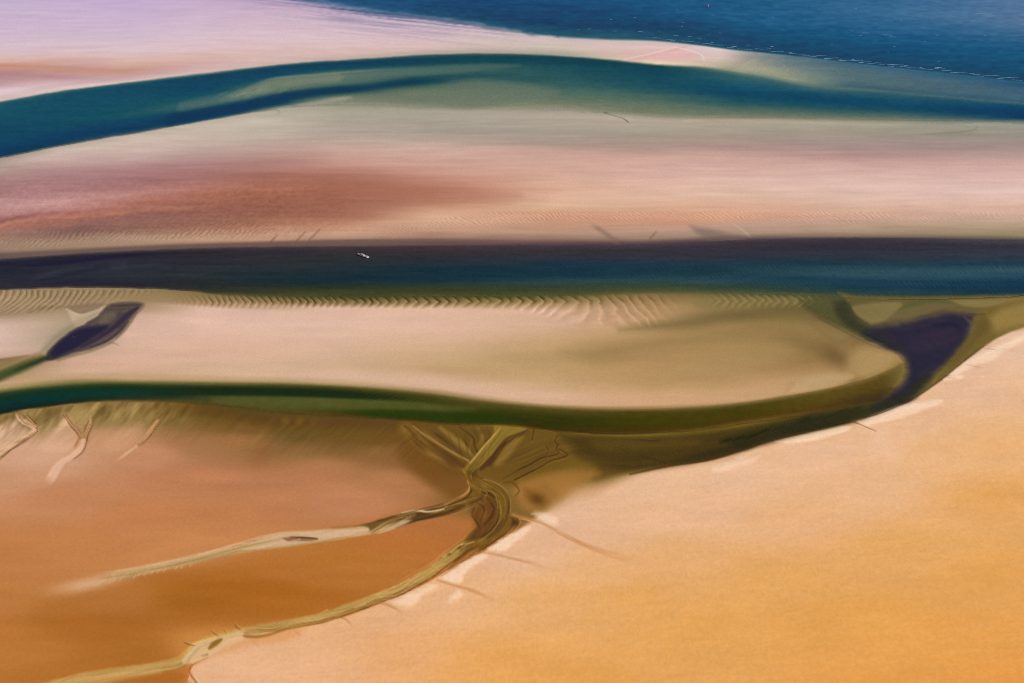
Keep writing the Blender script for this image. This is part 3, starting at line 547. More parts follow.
# trunk basin
poly([(463, 468), (474, 474), (484, 479.5), (495, 484), (505, 491), (509.5, 501), (509, 512), (514, 521), (508, 531), (497, 539), (488, 545), (478, 550), (462, 546), (468, 534), (476, 526), (473, 517), (476, 508), (486, 500), (472, 496), (460, 499), (470, 489), (468, 480)],
     (120, 86, 32), .95, 1.4, dz=-.35)
flow([(492, 447, 4), (478, 463, 4.5), (471, 472, 4.5), (474, 481, 6), (487, 489, 9), (497, 500, 10.5), (497, 514, 11.5), (491, 527, 12), (481, 538, 9), (468, 546, 6), (456, 553, 5.5)],
     [(72, 45, 14), (94, 63, 22), (118, 85, 31), (140, 107, 42)], .7, 2.6, 327, 9, 1.5, fade=(.2, 0), rough=1.6)
poly([(468, 500), (482, 495), (494, 499), (499, 512), (492, 529), (474, 544), (460, 547), (474, 527), (471, 514)], (88, 55, 19), .55, 4, rough=1.2)
blob(488, 493, 8, 4, (84, 52, 18), .45, 30); blob(502, 512, 5, 12, (104, 72, 26), .5, 10); blob(497, 530, 8, 5, (92, 60, 20), .5, -40)
poly([(477, 477), (492, 482.5), (503, 490), (508, 501), (507, 513), (502, 520), (501, 508), (497, 497), (486, 488), (474, 483)], (138, 106, 40), .35, 2.4)
poly([(476, 506), (486, 500), (494, 504), (495, 516), (486, 529), (476, 536), (478, 526), (473, 518)], (108, 66, 24), .7, 2.5)
blob(484, 514, 3.5, 6, (146, 92, 42), .6, 15)
for P, c, a in (([(474, 508, .7), (472, 515, .9), (476, 521, 1.0), (480, 528, .8)], DK, .5), ([(478, 503, .6), (484, 508, .8), (480, 520, .5)], DK, .6), ([(490, 502, .8), (494, 508, 1.2), (490, 517, 1.4), (484, 524, .8)], DK, .65),
                ([(499, 514, .6), (496, 523, 1), (489, 531, 1), (480, 537, .7)], DK, .75), ([(503, 518, .5), (499, 528, .8), (491, 535, .7), (482, 541, .5)], (88, 54, 16), .7), ([(482, 492, .6), (490, 493, 1.0), (494, 497, .8)], DK, .65),
                ([(469, 484, .6), (471, 490, .9), (468, 495, .8), (460, 500, .7), (448, 505, .6)], DK, .8), ([(478, 484, .5), (482, 490, .5), (480, 497, .5), (474, 502, .4)], (92, 62, 18), .6)):
    stroke(P, c, a, .9, dz=-.08)
stroke([(467, 481, .5), (469.5, 487, .7), (466, 493, .7), (456, 499, .5), (444, 504, .4)], (214, 148, 90), .55, .8, dz=.08)
stroke([(483, 479, .3), (494, 482.5, .5), (504, 489, .6), (509.5, 499, .7), (510, 509, .6), (509, 514, .4)], (200, 150, 84), .45, .8, dz=.06, rough=.5)  # highlight on the trunk's right rim, painted as a pale line
stroke([(484, 481, .4), (494, 485, .5), (503, 491.5, .5), (507.5, 501, .5), (507.5, 512, .4)], (84, 56, 16), .3, .9)
stroke([(480, 488, .3), (487, 492, .4), (484, 498, .3)], (186, 146, 70), .6, .6); stroke([(485, 489, .3), (493, 492, .4), (497, 499, .4), (498, 508, .3)], (176, 138, 60), .5, .7)
stroke([(499, 500, .5), (501, 512, .7), (497, 524, .6), (488, 534, .5), (478, 541, .4)], (176, 138, 58), .6, .8)
blob(515, 523, 4.5, 5, (78, 44, 12), .95, 30, dz=-.2); blob(513, 527, 2.5, 4, (140, 100, 36), .5, 35)
stroke([(510, 515, .5), (518, 517.5, .7), (520, 523, .6), (514, 531, .6), (504, 538, .5)], (190, 132, 78), .7, .8, dz=.12)
stroke([(506, 533, .6), (496, 540, .9), (486, 547, .9), (478, 552, .6)], (106, 62, 24), .75, 1.0, dz=-.1)
# lower creek
LC = [(486, 537), (476, 540), (466, 543), (456, 551), (447, 557), (432, 569), (415, 579), (397, 589), (378, 596), (350, 606), (320, 616), (290, 622), (262, 627), (236, 631), (210, 638), (196, 644), (188, 653), (178, 661), (150, 667), (120, 671), (88, 676), (56, 684), (24, 694)]
LW = [2, 3, 4, 5, 5.2, 5.2, 5, 4.8, 4.6, 4.4, 4.2, 4, 4, 3.2, 3, 3.5, 4, 5, 5, 5, 5, 5, 5]
stroke([(x, y + 1.5, r) for (x, y), r in zip(LC, LW)], (176, 136, 68), .9, 1.2, dz=-.16, rough=.7, fade=(.09, 0))
flow([(x, y + 1.5, r * .95) for (x, y), r in zip(LC[:14], LW)], [(152, 114, 58), (178, 138, 76), (196, 158, 94), (212, 172, 110)], .75, 1.2, 331, 40, 1.6, fade=(.13, 0))
flow([(x, y + 1.5, r * .95) for (x, y), r in zip(LC[:6], LW)], [(84, 56, 20), (120, 88, 34), (156, 120, 52)], .6, 1.6, 332, 22, 1.4, fade=(0, .5))
flow([(x, y + 1.5, r) for (x, y), r in zip(LC[15:], LW[15:])], [(180, 138, 74), (200, 158, 96), (214, 172, 114)], .7, 1.6, 333, 34, 1.8)
stroke([(x, y - .5, r * .35) for (x, y), r in zip(LC[3:], LW[3:])], (198, 158, 90), .35, 1.4, fade=(.08, 0), rough=.6)
stroke([(x + .5, y + 4.2, .7) for (x, y), r in zip(LC[:13], LW)], (140, 94, 42), .6, 1.0, fade=(0, .3), rough=.8)
stroke([(x - .8, y - 4.6, .6) for (x, y), r in zip(LC[1:12], LW)], (150, 96, 44), .3, 1.0, fade=(.05, .5), rough=.8)
stroke([(x - 1.5, y - 6.2, .6) for (x, y), r in zip(LC[1:9], LW)], (214, 150, 92), .28, .9, fade=(.2, .4), dz=.08)
stroke([(x + 1.5, y + 6.6, .6) for (x, y), r in zip(LC[2:13], LW)], (118, 70, 30), .7, .9, fade=(.05, .4), rough=1.2, dz=-.1)  # shade of the lower bank, painted dark along the creek
stroke([(474, 541, .5), (460, 545, .7), (452, 551, .6), (444, 557, .5)], (204, 162, 92), .8, .7)
stroke([(464, 544, .5), (456, 550, 1.0), (450, 556, .5)], (96, 62, 20), .7, .8)
poly([(470, 544), (480, 542), (476, 552), (462, 562), (448, 570), (456, 560), (464, 552)], (120, 78, 30), .7, 2.0, rough=.8)
stroke([(478, 548, .6), (466, 557, .8), (454, 566, .6)], (196, 140, 78), .5, .9); stroke([(472, 548, .5), (462, 556, .7), (454, 562, .5)], (80, 46, 14), .7, .8)
poly([(446, 556), (456, 549), (460, 552), (452, 561), (440, 569), (428, 577), (418, 582), (424, 573), (436, 564)], (188, 150, 78), .6, 1.6)
stroke([(441, 576.5, .8), (450, 571, .8), (458, 566, .6)], (206, 152, 100), .7, .8)
blob(449, 554, 2.5, 1.5, (70, 44, 18), .6, -35)
for i in range(15):
    r_ = random.Random(i + 900); k = 4 + i * .42; j = int(k); t = k - j
    x = LC[j][0] * (1 - t) + LC[j + 1][0] * t; y = LC[j][1] * (1 - t) + LC[j + 1][1] * t
    s_ = r_.choice((-1, 1)); 
    stroke([(x - 5, y + 2.5 + s_ * 3, .3), (x + 4, y - 2 + s_ * 3.3, .4)], r_.choice([(120, 82, 36), (222, 182, 116)]), .5, .7)
# broad pale bar where the lower creek widens
poly([(192, 645), (205, 640), (232, 632.5), (243, 632), (242, 637), (226, 645), (210, 656), (196, 662), (186, 664), (182, 660)], (222, 182, 134), .9, 1.6)
stroke([(182, 660, .8), (191, 648, 1.2), (200, 641.5, 1.0), (222, 635, 1.0), (244, 630.5, 1)], (206, 168, 96), .8, .9)
stroke([(192, 645.5, .3), (197, 642.5, .4), (215, 637, .3)], (244, 208, 140), .7, .6)
poly([(208, 648), (212, 642), (221, 638), (222, 641), (215, 647), (209, 650)], (138, 100, 34), .9, 1.2)
stroke([(202, 656, .4), (208, 654.5, .6)], (130, 88, 50), .7, .7)
for P in ([(184, 642.5, .6), (189, 644.5, 1.0), (194, 645, .5)], [(211, 631, .5), (214, 633.5, .9), (218, 635, .5)], [(235, 625, .5), (237, 628, .9), (240, 629, .4)], [(224, 630, .4), (226, 633, .5)]):
    stroke([(x, y, r * .7) for x, y, r in P], (118, 66, 32), .6, .9, dz=-.05, rough=.5)
    stroke([(x + 1.5, y - 1.2, .35) for x, y, r in P], (222, 168, 120), .4, .8, rough=.5)
stroke([(68, 690, 4), (120, 676, 4), (160, 670, 3)], (210, 164, 96), .5, 3)

# ------------------------------------------------------------------ ripples: real relief, trough shade and lit crests also painted into the colour
def ripples(mask_w, mask, phase, amp, sharp=.72):
    f = phase - np.floor(phase)
    h = np.where(f < sharp, f / sharp, (1 - f) / (1 - sharp))
    h = h * h * (3 - 2 * h) - .5
    DZ[mask_w] += amp * mask * h
    return h
# left patch above the pool
w = win(-36, 200, 287, 320); x, y = PX[w], PY[w]
jit = 2.2 * fbm(x / 16, y / 9, 71, 2) + 4 * fbm(x / 45, y / 20, 72, 2)
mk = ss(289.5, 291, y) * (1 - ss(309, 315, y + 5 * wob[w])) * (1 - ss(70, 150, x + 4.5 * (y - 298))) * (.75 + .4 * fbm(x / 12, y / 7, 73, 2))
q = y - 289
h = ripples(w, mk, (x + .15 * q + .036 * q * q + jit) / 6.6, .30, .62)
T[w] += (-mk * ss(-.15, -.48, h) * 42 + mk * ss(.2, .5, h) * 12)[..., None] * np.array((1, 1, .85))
for x0, y0 in ((84, 312), (90, 316), (40, 309), (30, 312), (112, 292), (122, 291), (132, 291), (104, 294)):
    stroke([(x0 + 3, y0 - 2.5, .4), (x0, y0, .7), (x0 - 3, y0 + 1.5, .4)], (110, 88, 62), .5, .8, dz=-.06)
# teeth along the lower edge of the middle channel
w = win(150, 720, 288, 335); x, y = PX[w], PY[w]
ax = 302.5 - 1.2 * ss(300, 560, x)
lam = np.interp(gx[w[1]], [150, 300, 450, 560, 720], [5.5, 7.2, 10.5, 11, 10])
ph = np.cumsum(np.diff(gx[w[1]], prepend=gx[w[1]][0]) / lam)[None, :]
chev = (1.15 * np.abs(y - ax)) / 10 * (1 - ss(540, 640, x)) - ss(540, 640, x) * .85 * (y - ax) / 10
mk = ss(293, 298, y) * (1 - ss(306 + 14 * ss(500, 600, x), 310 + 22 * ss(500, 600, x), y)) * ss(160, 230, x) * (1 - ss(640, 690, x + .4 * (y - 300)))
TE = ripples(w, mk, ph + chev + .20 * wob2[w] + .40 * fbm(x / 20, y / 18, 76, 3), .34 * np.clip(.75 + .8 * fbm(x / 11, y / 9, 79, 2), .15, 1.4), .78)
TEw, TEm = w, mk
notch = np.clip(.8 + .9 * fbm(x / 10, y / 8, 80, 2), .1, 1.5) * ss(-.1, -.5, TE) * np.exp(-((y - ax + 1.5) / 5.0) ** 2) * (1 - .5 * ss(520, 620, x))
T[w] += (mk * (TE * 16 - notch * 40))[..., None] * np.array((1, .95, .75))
# second patch, right
w = win(690, 850, 288, 318); x, y = PX[w], PY[w]
mk = ss(292, 296, y) * (1 - ss(304, 310, y)) * ss(700, 725, x) * (1 - ss(800, 835, x)) * .8
h = ripples(w, mk, (x + 1.1 * np.abs(y - 301) + 3.5 * wob2[w]) / 8.5, .34, .7)
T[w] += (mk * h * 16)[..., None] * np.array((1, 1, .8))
# fringe at far right of the middle channel
w = win(880, 1060, 290, 312); x, y = PX[w], PY[w]
mk = ss(293, 296, y) * (1 - ss(299, 304, y)) * ss(900, 940, x)
ripples(w, mk, (x + 2.2 * y + 2 * wob2[w]) / 6.5, .07)
# fine ripples on R2
w = win(-36, 360, 222, 250); x, y = PX[w], PY[w]
mk = ss(-2, -9, y - T2(x) + 4) * ss(T2(x) - 30, T2(x) - 16, y + 6 * wob[w]) * (1 - ss(230, 340, x))
h = ripples(w, mk, (x + 1.3 * y + 3.6 * wob2[w] + 5 * fbm(x / 30, y / 10, 74, 2)) / 5.2, .24, .6)
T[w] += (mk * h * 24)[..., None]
w = win(360, 1060, 200, 236); x, y = PX[w], PY[w]
lo = np.interp(x, [360, 450, 560, 700, 1060], [226, 214, 207, 207, 211])
mk = ss(0, 5, y - lo + 4 * wob[w]) * (1 - ss(10, 17, y - lo)) * ss(370, 430, x) * (1 - .55 * ss(800, 1000, x))
h = ripples(w, mk, (x - 1.9 * y + 3.0 * wob2[w] + 6 * fbm(x / 30, y / 10, 75, 2)) / 5.4, .22, .6)
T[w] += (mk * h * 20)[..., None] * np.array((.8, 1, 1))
# combed mud on the slope of R4
w = win(-36, 420, 405, 470); x, y = PX[w], PY[w]
d = y - B3(x)
mk = ss(2, 10, d) * (1 - ss(30, 50, d))
c = fbm((x + 1.1 * y) / 3.2, (y - x * .5) / 22, 41, 3)
T[w] += (mk * c * 5)[..., None]; DZ[w] += mk * c * .07
# general small unevenness of all flats
DZ += .030 * fbm(PX / 5, PY / 2.0, 51, 2) + .10 * fbm(PX / 90, PY / 22, 52, 2)

BED = np.clip(T.copy(), 4, 252)       # everything so far is sand, mud and bed, painted bank and ripple shade included

# ------------------------------------------------------------------ water
WID = np.zeros((NY, NX), np.int8)     # which water body: 1 sea, 2 north, 3 middle, 4 pool, 5 green
def water(mask, colour, op, ident):
    """lay water over the chart: look `colour`, hiding strength `op`, inside `mask`"""
    global T, OP
    if np.ndim(colour) == 1: colour = np.broadcast_to(np.array(colour, float), T.shape)
    T += mask[..., None] * (colour - T)
    OP += mask * (op - OP) * (mask > .001)
    WID[mask > .004] = ident

ripple_noise = fbm(PX / 7, PY / 1.6, 61, 2)
streaky = fbm(PX / 60, PY / 3.0, 62, 3)
# sea
cs = {0: [(-300, (96, 128, 172)), (-60, (60, 104, 152)), (-25, (25, 80, 128))],
      330: [(-300, (96, 128, 172)), (-40, (50, 96, 146)), (0, (30, 82, 134)), (5, (52, 92, 140))],
      480: [(-300, (96, 128, 172)), (-40, (46, 94, 146)), (0, (20, 70, 124)), (14, (12, 66, 114)), (22, (26, 76, 116)), (26, (66, 100, 124))],
      600: [(-300, (96, 128, 172)), (-40, (46, 94, 146)), (0, (30, 80, 132)), (14, (20, 72, 122)), (26, (12, 64, 108)), (33, (30, 78, 112)), (39, (46, 88, 112))],
      760: [(-300, (96, 128, 172)), (-40, (60, 104, 152)), (0, (38, 92, 142)), (20, (42, 94, 146)), (36, (20, 76, 122)), (48, (12, 66, 110)), (52, (24, 76, 114))],
      900: [(-300, (96, 128, 172)), (-40, (84, 118, 168)), (0, (60, 104, 156)), (14, (66, 108, 158)), (34, (40, 90, 142)), (56, (18, 74, 120)), (68, (20, 74, 114))],
      1024: [(-300, (96, 128, 172)), (-40, (96, 124, 172)), (0, (92, 118, 168)), (22, (92, 116, 164)), (45, (44, 92, 142)), (66, (22, 78, 124)), (80, (20, 72, 112)), (84, (36, 82, 114))]}  # top right sea paled: haze painted into its colour
fld = profile(cs, lambda x: np.full_like(x, -300.0, dtype=float), sea_edge) + (streaky * 5 + ripple_noise * 8)[..., None] * np.array((1, 1, 1.0))
soft = np.interp(PX, [200, 330, 480, 540, 600, 700, 1100], [9, 8, 5, 2.4, 1.8, 1.2, 1.2])
msea = ss(soft, -soft, PY - sea_edge(PX) - .25 * soft + 2.2 * wob2 * (PX < 560))
fld = fld + np.array((-9, 1, -7.0)); fld = fld + .10 * (fld.mean(-1, keepdims=True) - 6 - fld) + (fbm(PX / 22, PY / 1.3, 63, 2) * 5)[..., None]
water(msea, fld, .93 - .15 * ss(-14, 0, PY - sea_edge(PX)), 1)
# north channel: light olive shoal between two dark arms, open to the sea on the right
cn = {
 0:   [(102, (60, 96, 105)), (105, (20, 78, 102)), (116, (16, 74, 100)), (128, (12, 66, 98)), (140, (12, 66, 98)), (150, (6, 56, 96)), (156, (16, 54, 86)), (158, (60, 70, 75))],
 110: [(84, (70, 100, 104)), (88, (14, 70, 98)), (98, (14, 70, 98)), (108, (18, 74, 98)), (116, (26, 76, 96)), (124, (12, 62, 98)), (132, (6, 54, 94)), (137, (60, 78, 86))],
 211: [(73, (100, 116, 110)), (75, (10, 62, 92)), (88, (12, 66, 98)), (97, (36, 82, 98)), (102, (64, 98, 98)), (107, (30, 72, 92)), (113, (8, 56, 92)), (117, (10, 54, 90)), (120, (110, 118, 112))],
 245: [(68, (100, 116, 110)), (71, (10, 62, 92)), (80, (12, 66, 98)), (87, (50, 88, 96)), (93, (108, 122, 104)), (98, (84, 106, 96)), (103, (20, 60, 84)), (109, (8, 54, 90)), (112, (40, 66, 86)), (114, (130, 134, 122))],
 281: [(64, (90, 105, 105)), (67, (10, 60, 90)), (75, (14, 66, 96)), (79, (60, 92, 94)), (84, (122, 132, 112)), (89, (112, 122, 100)), (94, (44, 70, 76)), (100, (8, 52, 84)), (104, (20, 58, 82)), (108, (150, 146, 130))],
 340: [(60, (70, 92, 98)), (63, (8, 58, 90)), (68, (14, 64, 92)), (72, (74, 98, 94)), (77, (104, 118, 102)), (82, (82, 104, 94)), (88, (20, 58, 76)), (92, (14, 56, 80)), (96, (90, 104, 92)), (99, (150, 146, 126)), (104, (158, 152, 134))],
 410: [(56, (60, 86, 90)), (59, (8, 58, 86)), (64, (14, 64, 88)), (68, (62, 92, 92)), (73, (74, 100, 92)), (77, (34, 70, 82)), (82, (22, 62, 78)), (87, (60, 88, 84)), (92, (104, 116, 98)), (100, (118, 122, 104)), (106, (156, 150, 132))],
 480: [(54, (60, 84, 86)), (57, (16, 60, 80)), (61, (18, 64, 82)), (65, (48, 82, 86)), (70, (52, 86, 88)), (76, (38, 76, 86)), (82, (58, 92, 90)), (90, (88, 108, 96)), (100, (112, 120, 102)), (106, (130, 130, 112)), (109, (160, 152, 136))],
 560: [(55, (70, 96, 92)), (58, (18, 60, 78)), (64, (22, 66, 84)), (74, (40, 80, 92)), (84, (52, 88, 92)), (94, (84, 106, 98)), (103, (112, 118, 102)), (109, (140, 138, 120)), (112, (168, 158, 142))],
 660: [(64, (80, 100, 92)), (67, (16, 62, 82)), (76, (22, 68, 92)), (88, (28, 72, 92)), (96, (64, 94, 94)), (106, (98, 112, 98)), (114, (116, 120, 102)), (118, (160, 152, 134))],
 740: [(71, (130, 140, 120)), (76, (54, 92, 100)), (86, (28, 80, 106)), (95, (14, 64, 98)), (103, (38, 80, 94)), (112, (96, 108, 96)), (117, (120, 122, 104)), (120, (168, 158, 140))],
 800: [(82, (112, 130, 118)), (85, (70, 100, 108)), (92, (24, 74, 102)), (98, (12, 62, 98)), (106, (36, 78, 94)), (114, (92, 106, 98)), (118, (116, 120, 104)), (121, (160, 154, 138))],
 900: [(86, (72, 100, 110)), (93, (54, 90, 106)), (100, (26, 72, 102)), (106, (14, 64, 98)), (111, (34, 76, 96)), (115, (70, 94, 98)), (119, (100, 112, 104)), (122, (150, 148, 132))],
 1024: [(84, (60, 90, 112)), (96, (66, 96, 112)), (101, (54, 88, 108)), (107, (22, 68, 104)), (114, (6, 54, 100)), (119, (20, 62, 98)), (122, (100, 112, 110))]}
fn = profile(cn, T1, B1) + np.array((0, 3, -4.0)) + (streaky * 4 + ripple_noise * 4.5)[..., None]
shallow = profile({700: [(40, (205, 188, 178)), (60, (205, 188, 170)), (70, (150, 150, 128))], 745: [(50, (168, 160, 152)), (56, (150, 150, 142)), (66, (172, 165, 140)), (74, (140, 145, 125))],
                   790: [(56, (92, 115, 122)), (64, (108, 125, 126)), (72, (134, 142, 126)), (79, (146, 150, 122)), (84, (84, 110, 112))],
                   850: [(63, (62, 98, 118)), (72, (84, 110, 116)), (80, (84, 108, 112)), (88, (58, 92, 106))],
                   1024: [(83, (34, 84, 118)), (90, (60, 94, 116)), (98, (64, 96, 114)), (103, (48, 84, 108))]}, sea_edge, T1) + (streaky * 5 + ripple_noise * 4)[..., None]
msh = ss(-.8, 1.2, PY - sea_edge(PX)) * ss(1.5, -1.5, PY - T1(PX)) * ss(715, 770, PX + 1.5 * (PY - 55))
water(msh, shallow, .35 + .35 * ss(760, 860, PX), 2)
soft = np.interp(PX, [0, 500, 560, 740, 800], [1.1, 1.1, 1.0, 1.8, 3]); sb = np.interp(PX, [0, 200, 300, 380, 880, 1024], [1.4, 1.0, 1.4, 4.5, 6, 5])
mn = ss(-soft, soft, PY - T1(PX) + .5 * wob2) * ss(sb, -sb, PY - B1(PX) + .6 * wob2)
lum = fn.mean(-1)
water(mn, fn, np.clip(.97 - .55 * ss(50, 130, lum), .25, .97), 2)
poly([(292, 105), (341, 96.5), (385, 92), (429, 87), (480, 80), (560, 92), (480, 108), (440, 107), (400, 105.5), (350, 104)], (108, 118, 100), .6, 4)
poly([(296, 104.5), (341, 97), (352, 98), (330, 103), (310, 106)], (162, 156, 136), .7, 1.6)
poly([(180, 102), (225, 93), (253, 85), (274, 78.5), (312, 75), (356, 71.4), (391, 68.8), (423, 67.4), (480, 64), (520, 66), (430, 75), (385, 80), (340, 85), (300, 89), (262, 97), (225, 106), (180, 112)], (88, 110, 104), .5, 2.4)
poly([(228, 98), (253, 85.5), (274, 79), (312, 75.5), (340, 74), (340, 81), (305, 84), (275, 89), (250, 95)], (124, 132, 110), .65, 2.6)
stroke([(253, 85, .5), (274, 78.4, .9), (312, 75, .8), (356, 71.4, .6), (400, 68.6, .4)], (146, 148, 126), .5, 1.0, fade=(.2, .3))
stroke([(170, 120, 5.5), (238, 106.5, 5), (282, 97, 3.6), (326, 91.5, 2.6), (370, 87, 2.2), (414, 82, 2.2), (473, 77, 2)], (10, 54, 84), .92, 3.2, fade=(0, .25))
w = win(205, 300, 84, 104); k = fbm((PX[w] + 2 * PY[w]) / 5, PY[w] / 3, 81, 2) * np.exp(-((PY[w] - 119 + .1 * PX[w]) / 7) ** 2) * ss(205, 225, PX[w]) * (1 - ss(280, 300, PX[w]))
T[w] += (k * 16)[..., None]
# middle channel
cm = {
 0:   [(258, (70, 60, 64)), (262, (34, 32, 56)), (272, (40, 36, 56)), (280, (42, 40, 58)), (286, (44, 40, 58)), (290, (56, 46, 54))],
 110: [(251, (72, 60, 62)), (255, (38, 32, 52)), (263, (44, 42, 60)), (275, (44, 46, 60)), (284, (38, 36, 54)), (287.5, (52, 42, 54))],
 200: [(248, (66, 52, 56)), (252, (46, 38, 52)), (262, (46, 43, 56)), (275, (42, 48, 56)), (285, (38, 42, 50)), (290, (50, 48, 44))],
 300: [(247, (70, 52, 56)), (252, (50, 44, 54)), (264, (42, 48, 56)), (275, (30, 46, 58)), (282, (26, 45, 56)), (287, (40, 52, 40)), (291, (62, 64, 34)), (296, (72, 68, 34))],
 430: [(246, (70, 50, 60)), (252, (60, 46, 56)), (260, (42, 48, 58)), (270, (22, 46, 66)), (279, (20, 48, 66)), (284, (36, 56, 56)), (288, (52, 62, 38)), (296, (78, 74, 34))],
 560: [(245, (70, 52, 64)), (251, (58, 46, 58)), (257, (46, 50, 64)), (267, (20, 50, 74)), (276, (22, 54, 74)), (282, (42, 70, 76)), (287, (52, 66, 48)), (295, (80, 78, 38))],
 700: [(242, (72, 56, 66)), (248, (56, 46, 62)), (256, (50, 50, 66)), (266, (26, 54, 76)), (275, (26, 58, 76)), (281, (38, 72, 84)), (286, (48, 70, 56)), (292, (82, 84, 50))],
 850: [(238, (64, 52, 66)), (244, (52, 44, 62)), (254, (50, 50, 68)), (264, (26, 58, 78)), (271, (38, 76, 94)), (275, (42, 80, 98)), (280, (22, 60, 86)), (288, (24, 60, 80)), (294, (50, 70, 60)), (299, (88, 90, 56))],
 1024: [(241, (70, 62, 72)), (246, (54, 50, 68)), (256, (48, 56, 74)), (264, (28, 62, 84)), (270, (46, 82, 104)), (275, (36, 74, 100)), (283, (18, 56, 88)), (292, (22, 52, 78)), (296, (70, 78, 60))]}
fm = profile(cm, T2, B2); fm = fm + .22 * (fm.mean(-1, keepdims=True) - fm) + (fbm(PX / 30 + PY / 4, PY / 1.4, 64, 3) * 4)[..., None] + np.array((0, 1, -3.0)) + (streaky * 3 + ripple_noise * 2.0)[..., None]
sb = np.interp(PX, [0, 180, 240, 860, 900, 1024], [1.0, 1.0, 4, 4, 1.4, 1.2])
mm = ss(-1.0, 1.0, PY - T2(PX) + .5 * wob2) * ss(sb, -sb, PY - B2(PX) + .8 * wob2)
water(mm, fm, .95 - .5 * ss(-10, 0, PY - B2(PX)) * ss(180, 260, PX) * ss(900, 860, PX) - .25 * ss(5, 0, PY - T2(PX)), 3)
# sunken dark streaks in its left end
for P, a in (([(0, 267, .8), (60, 263, 1.6), (120, 256, 1.4), (200, 251, .8)], .5), ([(10, 282, .6), (50, 279, 1), (80, 272, 1), (120, 264, .7)], .4), ([(40, 284, .6), (80, 281, 1), (110, 274, .8)], .4)):
    stroke(P, (28, 22, 54), a, 1.8, fade=(.2, .4)); 
for P in ([(30, 276, .8), (60, 271, 1.3), (100, 266, .8)], [(20, 285, .6), (44, 276, 1), (66, 268, .6)], [(110, 268, 1), (140, 266, 1.5), (170, 262, .6)]):
    stroke(P, (58, 62, 76), .4, 1.8, fade=(.3, .4))
poly([(110, 264), (126, 262), (124, 268), (110, 271)], (72, 66, 84), .25, 3)
# neck and right basin
def wet(pts, colour, alpha, soft, op, ident, rough=.8):
    w_, m_ = poly(pts, colour, alpha, soft, rough=rough)
    OP[w_] = np.maximum(OP[w_], m_ * op); WID[w_][(m_ > .01) & (WID[w_] == 0)] = ident
NAVY = (40, 38, 56)
basin = [(862, 334), (870, 330), (880, 326.5), (900, 323), (922, 318.5), (936, 314.5), (948, 312), (962, 313), (974, 315.5), (972, 324), (970, 332), (964, 342), (955, 353), (944, 365), (933, 375.5), (914, 396), (900, 404), (884, 409), (868, 412), (878, 403), (890, 394), (903, 383), (909, 372), (906, 361), (896, 351), (882, 344)]
# green channel
cg = {
 -40: [(398, (60, 70, 40)), (404, (20, 48, 34)), (412, (18, 48, 42)), (420, (60, 56, 30))],
 0:   [(390, (120, 108, 62)), (394, (40, 58, 34)), (398, (20, 50, 36)), (404, (16, 50, 46)), (410, (14, 42, 42)), (413, (26, 34, 28)), (415, (90, 72, 40))],
 100: [(381, (116, 106, 60)), (385, (42, 58, 28)), (388, (22, 50, 32)), (393, (18, 52, 44)), (398, (24, 48, 34)), (400, (50, 52, 26)), (402, (100, 82, 40))],
 170: [(382, (112, 104, 56)), (386, (38, 56, 26)), (389, (22, 48, 30)), (394, (20, 50, 40)), (398, (40, 56, 30)), (401, (76, 72, 28)), (403, (112, 88, 34))],
 230: [(383, (100, 94, 48)), (387, (36, 52, 22)), (390, (22, 46, 24)), (393, (34, 54, 24)), (397, (72, 82, 38)), (402, (74, 80, 34)), (407, (84, 74, 26))],
 320: [(385, (90, 86, 42)), (388, (44, 56, 20)), (392, (30, 46, 16)), (395, (38, 54, 20)), (399, (80, 90, 44)), (405, (70, 80, 30)), (410, (58, 66, 20)), (414, (80, 66, 18))],
 400: [(391, (96, 90, 44)), (394, (54, 62, 22)), (399, (48, 62, 20)), (403, (72, 84, 34)), (409, (58, 72, 20)), (414, (40, 56, 12)), (418, (46, 54, 12)), (421, (84, 66, 18))],
 480: [(400, (104, 96, 50)), (403, (74, 76, 30)), (409, (54, 66, 18)), (416, (34, 52, 10)), (420, (36, 50, 10)), (424, (72, 68, 18)), (425.5, (110, 88, 30))],
 560: [(407, (112, 100, 52)), (410, (72, 74, 24)), (418, (42, 54, 10)), (427, (44, 54, 10)), (430, (50, 50, 10)), (432, (96, 74, 22))],
 640: [(409, (112, 100, 54)), (412, (66, 68, 18)), (420, (54, 62, 10)), (428, (54, 58, 10)), (431, (60, 54, 12)), (434, (112, 88, 30))],
 740: [(403, (112, 100, 54)), (407, (62, 66, 16)), (414, (60, 62, 12)), (420, (64, 62, 14)), (424, (112, 90, 30))],
 820: [(389, (120, 106, 58)), (394, (80, 78, 24)), (402, (76, 72, 20)), (408, (74, 66, 20)), (411, (96, 78, 26))],
 870: [(377, (112, 98, 50)), (382, (84, 78, 26)), (390, (76, 70, 24)), (398, (58, 54, 26)), (402, (60, 52, 26))]}
fg = profile(cg, T3, B3) + ss(380, 520, PX)[..., None] * np.array((4, 0, 2.0)) + (ss(60, 220, PX))[..., None] * np.array((5, -3, -1.0)) + (streaky * 2 + ripple_noise * 2.0)[..., None]
st_ = np.interp(PX, [0, 300, 450, 600, 900], [2.4, 1.6, .9, 1.6, 1.8])
endg = 1 - ss(-6, 6, PX - 905 + .9 * (PY - 372))
bs = np.interp(PX, [0, 100, 180, 260, 400, 460, 1000], [1.2, 1.4, 3.5, 4, 2.4, 1.2, 1.4])
mg = ss(-st_, st_, PY - T3(PX)) * ss(bs, -bs, PY - B3(PX) + 1.2 * wob2) * endg * ss(905, 880, PX)
water(mg, fg, .90 - .45 * ss(5, 0, PY - T3(PX)) - .4 * ss(-5, 1, PY - B3(PX)), 5)
